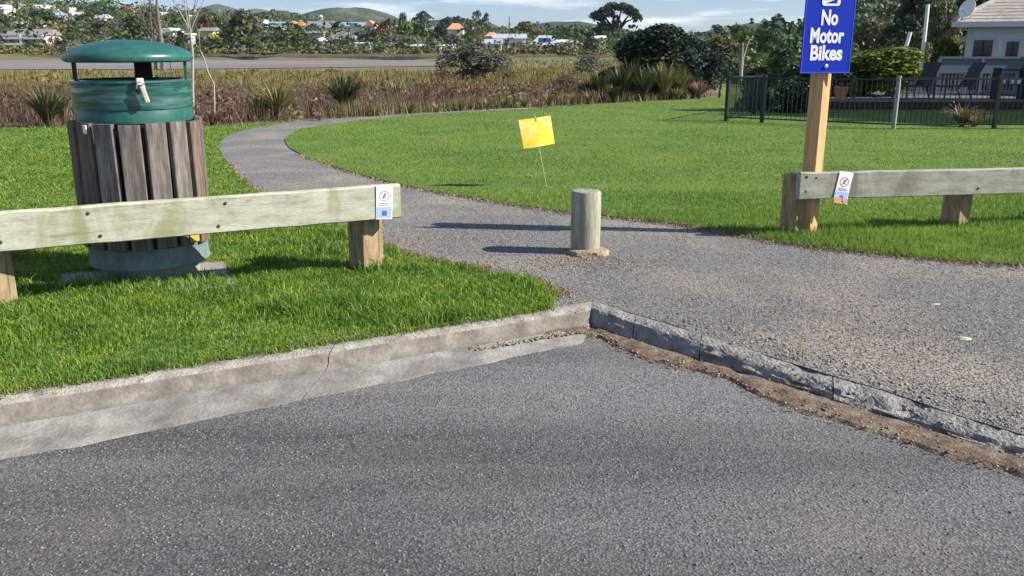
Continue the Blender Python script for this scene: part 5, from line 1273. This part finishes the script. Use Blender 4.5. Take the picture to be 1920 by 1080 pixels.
for px, top, lab, sd_ in ((303, -10, 'thick dark bare trunk above the bin lid, right of a thinner one', 21), (289, 5, 'thinner dark bare trunk above the bin lid', 22)):
    p = P(px, 100, 120); z0 = T(p.x, 120); ht = P(px, top, 120).z - z0
    t = thing('bare_tree', lab, 'tree', (p.x, 120, z0)); rr = random.Random(sd_); mb = MB()
    mb.tube([(0, 0, -.3), (0.1, 0, ht * .4), (0, 0, ht * .75), (0.15, 0, ht * 1.1)], [0.34 if sd_ == 21 else .22, .28 if sd_ == 21 else .18, .2, .1], 8).build('trunk', M['bark'], t)
    bm_ = MB()
    for k in range(6): branch(bm_, Vector((0, 0, ht * rr.uniform(.45, .9))), Vector((rr.uniform(-1, 1), rr.uniform(-1, 1), 0.9)).normalized(), ht * .16, .06, 2, rr)
    bm_.build('limb', M['bark'], t)

# ------------------------------------------------------------------ house, deck and pool fence on the right
HY = 31.0; FZ = -0.12
x0 = P(1815, 60, HY).x; x1 = x0 + 11.0
ze = P(1860, 43, HY).z
HR = math.radians(-27); HW = 7.0
hz = thing('house', 'white weatherboard house with a tiled hip roof behind the deck', 'house', (x0, HY, FZ), HR)
def hx(px):                                         # metres along the turned front wall
    u = ray(px, 80); u = u.x / u.y; return (u * HY - x0) / (math.cos(HR) - u * math.sin(HR))
MB().box((0, 0, -0.4), (HW, 9, ze - FZ)).build('wall', noisy('weatherboard', [(0.74, 0.76, 0.76), (0.79, 0.80, 0.80)], 1.5, 0.7, (0.3, 1, 12), 0.3, 0.01, 9), hz)
for k in range(14): MB().box((0.001, -0.012, 0.17 * k), (HW - .01, -0.001, 0.17 * k + 0.155)).build('weatherboard', bpy.data.materials['weatherboard'], hz)
rh = 2.9; ov = 0.5; e0 = ze - FZ
rvs = [(-ov, -ov, e0), (HW + ov, -ov, e0), (HW + ov, 9 + ov, e0), (-ov, 9 + ov, e0), (3.2, 4.5, e0 + 2.2), (HW - 3.2, 4.5, e0 + 2.2)]
roofm = noisy('concrete_roof_tile', [(0.27, 0.25, 0.23), (0.36, 0.335, 0.31), (0.43, 0.40, 0.37)], 2.2, 0.85, (2, 2, 2), 0.5, 0.02, 14)
rf = MB().add(rvs, [(0, 1, 5, 4), (2, 3, 4, 5), (0, 4, 3), (1, 2, 5), (3, 2, 1, 0)]).build('roof', roofm, hz)
A_, B_, C_, D_ = [Vector(rvs[i]) for i in (0, 1, 5, 4)]
nrm = (B_ - A_).cross(D_ - A_).normalized()
for k in range(20):                                 # tile courses of the visible slope
    f0, f1 = k / 20, (k + 1) / 20
    a = A_.lerp(D_, f0) + nrm * 0.026; b = B_.lerp(C_, f0) + nrm * 0.026; c = B_.lerp(C_, f1) + nrm * 0.012; d = A_.lerp(D_, f1) + nrm * 0.012
    MB().add([a, b, c, d, a - nrm * .02, b - nrm * .02], [(0, 1, 2, 3), (4, 5, 1, 0)]).build('tile_course', roofm, rf)
MB().tube([A_ + nrm * .05, D_ + nrm * .05], 0.09, 8).build('ridge_cap', roofm, rf)
MB().box((-ov - .02, -ov - .06, e0 - .14), (HW + ov, -ov - .005, e0 + .03)).build('gutter', M['wall_white'], hz)
MB().box((-ov, -ov, e0 - .03), (HW + ov, 0, e0 - .012)).build('soffit', M['wall_white'], hz)
MB().box((-0.02, -0.05, -0.3), (0.14, -0.013, e0 - .03)).build('corner_board', M['wall_white'], hz)
for (pa, pb_) in ((1826, 1862), (1888, 1911), (1945, 1990)):
    wa = hx(pa); wb = hx(pb_); zt_ = P(pa, 75 if pa < 1880 else 78, HY).z - FZ
    w_ = MB().box((wa - .09, -0.06, 0.05), (wb + .09, -0.013, zt_ + .09)).build('window', M['wall_white'], hz)
    MB().box((wa, -0.075, 0.12), (wb, -0.05, zt_)).build('pane', M['glass'], w_)
    MB().box(((wa + wb) / 2 - .02, -0.085, 0.12), ((wa + wb) / 2 + .02, -0.076, zt_)).build('mullion', M['black'], w_)
# satellite dish
dp = P(1811, 17, HY - 0.3)
dt = thing('satellite_dish', 'white satellite dish on a mast at the roof corner', 'satellite dish', (dp.x + .25, HY - .2, P(1811, 38, HY).z))
MB().tube([(0, 0, -.1), (0, 0, dp.z - dt.location.z)], 0.025, 8).build('mast', M['steel'], dt)
dm = MB().lathe([(0.01, 0.0), (0.12, 0.012), (0.24, 0.05), (0.31, 0.09), (0.31, 0.10), (0.23, 0.062), (0.01, 0.015)], 28, cap=(False, False))
dm.build('dish', M['white'], dt, smooth=True, loc=(-.12, -.05, dp.z - dt.location.z), rot=(math.radians(72), math.radians(0), math.radians(-68)))
MB().tube([(-.12, -.05, dp.z - dt.location.z - .25), (-.5, -.25, dp.z - dt.location.z + .02)], 0.015, 6).build('feed_arm', M['steel'], dt)

# deck
dk = thing('deck', 'low dark timber deck in front of the white house', 'deck', (P(1556, 190, 26).x, 26, FZ))
DX = P(1990, 190, 26).x - P(1556, 190, 26).x
wood = noisy('grey_decking', [(0.10, 0.095, 0.10), (0.17, 0.16, 0.165)], 3, 0.8, (0.4, 6, 1), 0.3, 0.004, 20)
for k in range(33): link('deck_board', (MB().box((0, 0, -0.03), (DX, 0.14, 0)).mesh('deck_board', wood) if k == 0 else bpy.data.objects['deck_board'].data), dk, (0, 0.15 * k, 0))
MB().box((0, -0.03, -0.20), (DX, -0.002, -0.005)).build('fascia', plain('dark_stained_timber', (0.025, 0.02, 0.022), 0.7), dk)
for k in range(4): MB().box((0.1 + k * 1.95, 0.05, -0.6), (0.2 + k * 1.95, 0.15, -0.035)).build('pile', bpy.data.materials['dark_stained_timber'], dk)
MB().box((0.0, 0.5, -0.6), (DX, 0.52, -0.04)).build('gap_shade_sheet', bpy.data.materials['dark_stained_timber'], dk)  # dark sheet added to paint the black shaded gap under the deck
# balustrade between deck and house
slate = plain('slate_blue_paint', (0.10, 0.125, 0.16), 0.6)
bx0 = P(1700, 130, 29.3).x; BLL = P(1950, 130, 29.3).x - bx0
bl = thing('balustrade', 'slate grey balustrade with close balusters along the back of the deck', 'railing', (bx0, 29.3, FZ))
hb = P(1800, 106, 29.3).z - FZ
ub0 = P(1762, 106, 29.3).x - bx0
MB().box((ub0, -.04, hb - .07), (BLL, .04, hb)).build('top_rail', slate, bl)
MB().box((0, -.03, hb - .53), (BLL, .03, hb - .46)).build('middle_rail', slate, bl)
MB().box((0, -.03, 0.06), (BLL, .03, 0.12)).build('bottom_rail', slate, bl)
bm0 = MB().box((-.035, -.012, 0), (.035, .012, hb - .53 - .12)).mesh('baluster', slate)
for k in range(int(BLL / .12)): link('baluster', bm0, bl, (0.06 + k * 0.12, 0, 0.12))
MB().box((ub0, .0, hb - .46), (BLL, .02, hb - .07)).build('panel', slate, bl)
for k in range(3): MB().box((ub0 + k * 1.4 - .05, -.05, 0), (ub0 + k * 1.4 + .05, .05, hb - .071)).build('post', slate, bl)

# black pool fence on the lawn
blk = plain('black_fence_bar', (0.014, 0.014, 0.016), 0.45)
FC = G(1361, 228); F1 = G(1675, 243); F2 = G(1863, 243)
def fence_run(label, a, b, hgt, t0=True, posts=None):
    rz = math.atan2(b.y - a.y, b.x - a.x); L = (b.xy - a.xy).length
    t = thing('pool_fence', label, 'fence', a, rz, 'black bar fence panels round the deck')
    sl_ = (b.z - a.z) / L
    MB().add([(0, -.018, hgt), (L, -.018, hgt + sl_ * L), (L, .018, hgt + sl_ * L), (0, .018, hgt), (0, -.018, hgt - .035), (L, -.018, hgt - .035 + sl_ * L), (L, .018, hgt - .035 + sl_ * L), (0, .018, hgt - .035)], [(0, 1, 2, 3), (7, 6, 5, 4), (0, 4, 5, 1), (2, 6, 7, 3), (1, 5, 6, 2), (0, 3, 7, 4)]).build('top_rail', blk, t)
    MB().add([(0, -.018, .12), (L, -.018, .12 + sl_ * L), (L, .018, .12 + sl_ * L), (0, .018, .12), (0, -.018, .09), (L, -.018, .09 + sl_ * L), (L, .018, .09 + sl_ * L), (0, .018, .09)], [(0, 1, 2, 3), (7, 6, 5, 4), (0, 4, 5, 1), (2, 6, 7, 3), (1, 5, 6, 2), (0, 3, 7, 4)]).build('bottom_rail', blk, t)
    n = int(L / 0.105); me = MB().box((-.006, -.006, .125), (.006, .006, hgt - .04)).mesh('bar', blk)
    for k in range(1, n): x = L * k / n; link('bar', me, t, (x, 0, sl_ * x))
    for x, m in posts: MB().box((-.035, -.035, -.1), (.035, .035, hgt + .06)).build('post', m, t, loc=(x, 0, sl_ * x))
    return t
HF = P(1675, 146, F1.y).z - F1.z
fence_run('black bar fence run from the left corner post to the pale post', FC, F1, HF * 0.98, posts=[(0, blk), (0.9, blk), ((F1.xy - FC.xy).length, plain('pale_fence_post', (0.22, 0.23, 0.23), 0.5))])
fence_run('black bar fence run between the pale post and the dark post by the dry plant', F1, F2, HF, posts=[((F2.xy - F1.xy).length, blk)])
F3 = F2 + (F2 - F1) * 2.0
fence_run('black bar fence run cut off by the right photo edge', F2, F3, HF, posts=[((F3.xy - F2.xy).length, blk)])
FB = Vector((FC.x + 2.7, FC.y + 5.5, 0)); FB.z = zl(FB.y)
fence_run('black bar fence run going back from the left corner post', FC, FB, HF * 0.98, posts=[(3.2, blk), ((FB.xy - FC.xy).length, blk)])

# things on the deck and planting round it
def deck_chair(label, px, Y, rz):
    p = P(px, 160, Y); t = thing('deck_chair', label, 'chair', (p.x, Y, FZ), rz, 'dark reclining chairs on the deck')
    dm_ = M['black']
    MB().box((-.28, -.5, .36), (.28, .35, .40), bev=.01).build('seat', dm_, t)
    MB().box((-.28, -.02, 0), (.28, .02, .78), Matrix.Translation((0, .36, .38)) @ Matrix.Rotation(math.radians(-28), 4, 'X')).build('backrest', dm_, t)
    for x in (-.27, .27):
        MB().tube([(x, -.48, 0), (x, -.44, .6)], .02, 6).build('leg', dm_, t); MB().tube([(x, .40, 0), (x, .28, .38)], .02, 6).build('leg', dm_, t)
        MB().box((x - .03, -.5, .60), (x + .03, .42, .63)).build('armrest', dm_, t)
    return t
deck_chair('dark reclining chair with a raked back in the middle of the deck', 1790, 27.3, math.radians(-82))
deck_chair('dark chair at the left of the deck, under the bright hedge', 1712, 27.4, math.radians(-70))
p = P(1893, 150, 27.2)
rk = thing('plant_stand', 'dark shelf stand with white pots at the right of the deck', 'stand', (p.x, 27.2, FZ))
for k, z in enumerate((0.1, 0.42, 0.84)): MB().box((-.42, -.2, z), (.42, .2, z + .04)).build('shelf', M['black'], rk)
for x in (-.40, .40): MB().box((x - .025, -.2, 0), (x + .025, .2, .92)).build('side', M['black'], rk)
for k, x in enumerate((-.22, .02, .22)):
    o = MB().lathe([(0.05, 0), (0.075, .15), (0.065, .15), (0.05, .02)], 12, cap=(True, False)).build('white_pot', M['white'], None, loc=(p.x + x, 27.1, FZ + .462))
    tag(o, ['white pot at the left of the dark stand', 'white pot in the middle of the dark stand', 'white pot at the right of the dark stand'][k], 'pot', 'white pots on the dark stand')
p = P(1577, 168, 27); tp = thing('planter', 'terracotta planter with a small green bush on the deck', 'planter', (p.x, 27, FZ))
MB().lathe([(0.14, 0), (0.2, .32), (0.215, .33), (0.215, .37), (.18, .37), (.17, .3)], 20, cap=(True, True)).build('pot', plain('terracotta', (0.45, 0.2, 0.12), .8), tp, smooth=True)
tree('bush', 'small bright bush on the deck beside the terracotta planter', 'bush', 1605, 142, 36, 27.4, 'bush', 'bright', 500, 0.07, zbase=FZ)
tree('hedge', 'bright rounded hedge bush right of the sign, in front of the white poles', 'hedge', 1680, 82, 235, 29.0, 'bush', 'lime', 9000, 0.03, zbase=FZ + .1)
tree('hedge', 'clipped green hedge against the left corner of the house', 'hedge', 1780, 48, 100, 33.5, 'bush', 'bright', 5200, 0.034)
tree('bush', 'dark bush behind the sign post', 'bush', 1545, 95, 120, 29, 'bush', 'dark', 4600, 0.034)
tree('bush', 'dark bush between the sign post and the bright hedge', 'bush', 1615, 118, 80, 30, 'bush', 'dark', 2600, 0.036)
tree('bush', 'dark bush inside the left end of the black fence', 'bush', 1425, 118, 95, 25.5, 'bush', 'dark', 3800, 0.034)
tree('bush', 'low dark bush behind the fence, left of the sign post', 'bush', 1492, 138, 105, 24.5, 'bush', 'dark', 3800, 0.034)
for px, yt_, yb2, lab in ((1735, 8, 92, 'tall leaning white pole behind the bright hedge'), (1702, 60, 90, 'short white pole behind the bright hedge')):
    a = P(px - 4, yb2, 33); b = P(px + 5, yt_, 33)
    o = MB().tube([a - Vector((0, 0, 2.0)), a, b], 0.065, 10).build('white_pole', M['white']); tag(o, lab, 'pole', 'white poles behind the hedge')
p = G(1825, 241); V, Fc = strap_clump(140, 0.62, 0.05, 0.95, 5, 0.5)
o = link('dry_plant', mass('leaves', V, Fc, M['leaf_straw'])); o.location = (p.x, p.y + .5, zl(p.y + .5)); tag(o, 'dry pale leaved clump in front of the deck, inside the fence', 'plant')
p = G(1900, 243); V, Fc = strap_clump(60, 0.45, 0.05, 0.9, 6, 0.5)
o = link('dry_plant', mass('leaves', V, Fc, M['leaf_straw'])); o.location = (p.x - .5, p.y + .6, zl(p.y + .6)); tag(o, 'small dry plant right of the dark fence post', 'plant')
# shade trees standing to the right of the deck
for (x, y, w, h, lab) in ((28, 18.4, 7.5, 15, 'dark tree right of the lawn that shades the fence'), (28, 22.8, 8.5, 17, 'larger dark tree right of the deck that shades it'), (33, 20, 10, 20, 'tallest dark tree, furthest right behind the two that shade the fence')):
    t = thing('shade_tree', lab, 'tree', (x, y, zl(y)), 0, None, (w, w, h))
    link('crown', crown_mesh('bush', 1, 'deep', 5200, .034), t); link('trunk', trunk_mesh('bush', 1), t)

# ------------------------------------------------------------------ small loose things
def pebble(label, px, py, r, mat, cat='stone', name='stone', z=0.0):
    p = G(px, py, z); rr = random.Random(int(px))
    mb = MB().lathe([(0.01, -.2), (.8, -.1), (1.0, .12), (.7, .4), (.2, .55)], 9, wob=lambda a, zz_: 1 + .25 * math.sin(2 * a + px) + .12 * math.sin(3 * a))
    o = mb.build(name, mat, None, smooth=True, loc=p); o.scale = (r * 1.6, r * 0.8, r * 0.8); o.rotation_euler = (0, 0, rr.uniform(-.4, .4)); tag(o, label, cat); return o
M['palestone'] = plain('pale_stone', (0.42, 0.375, 0.30), .9); M['darkstone'] = plain('dark_stone', (0.02, 0.02, 0.022), .8)
pebble('long pale flat stone on the gravel at the right', 1808, 636, 0.028, M['palestone'])
pebble('small pale stone on the gravel above the long pale one', 1755, 571, 0.016, M['palestone'])
pebble('white stone lying in the gutter silt near the kerb corner', 1132, 627, 0.013, M['white'], z=-.09)
pebble('small dark stone lying on the asphalt', 1148, 738, 0.013, M['darkstone'], z=-.09)
pebble('pale pebble on the asphalt below the left kerb', 330, 834, 0.009, M['white'], z=-.112)
pebble('white scrap of litter on the lawn left of the sign', 1401, 326, 0.03, M['white'], 'litter', 'litter')
pebble('pale scrap on the lawn right of the bollard', 1233, 337, 0.03, M['palestone'], 'litter', 'litter')
pebble('dark leaf on the asphalt near the left channel', 585, 772, 0.016, M['darkstone'], 'leaf', 'fallen_leaf', -.112)

# ------------------------------------------------------------------ the air
hm_ = bpy.data.materials.new('haze_air'); hm_.use_nodes = True; nt = hm_.node_tree; nt.nodes.clear()
out = N(nt, 'ShaderNodeOutputMaterial'); pv = N(nt, 'ShaderNodeVolumePrincipled')
pv.inputs['Color'].default_value = (0.80, 0.90, 1.0, 1); pv.inputs['Density'].default_value = 0.00007; pv.inputs['Anisotropy'].default_value = 0.2
nt.links.new(pv.outputs[0], out.inputs['Volume'])
hb_ = MB().box((-4200, -4200, -30), (4200, 4200, 145)).build('haze', hm_); hb_['kind'] = 'stuff'
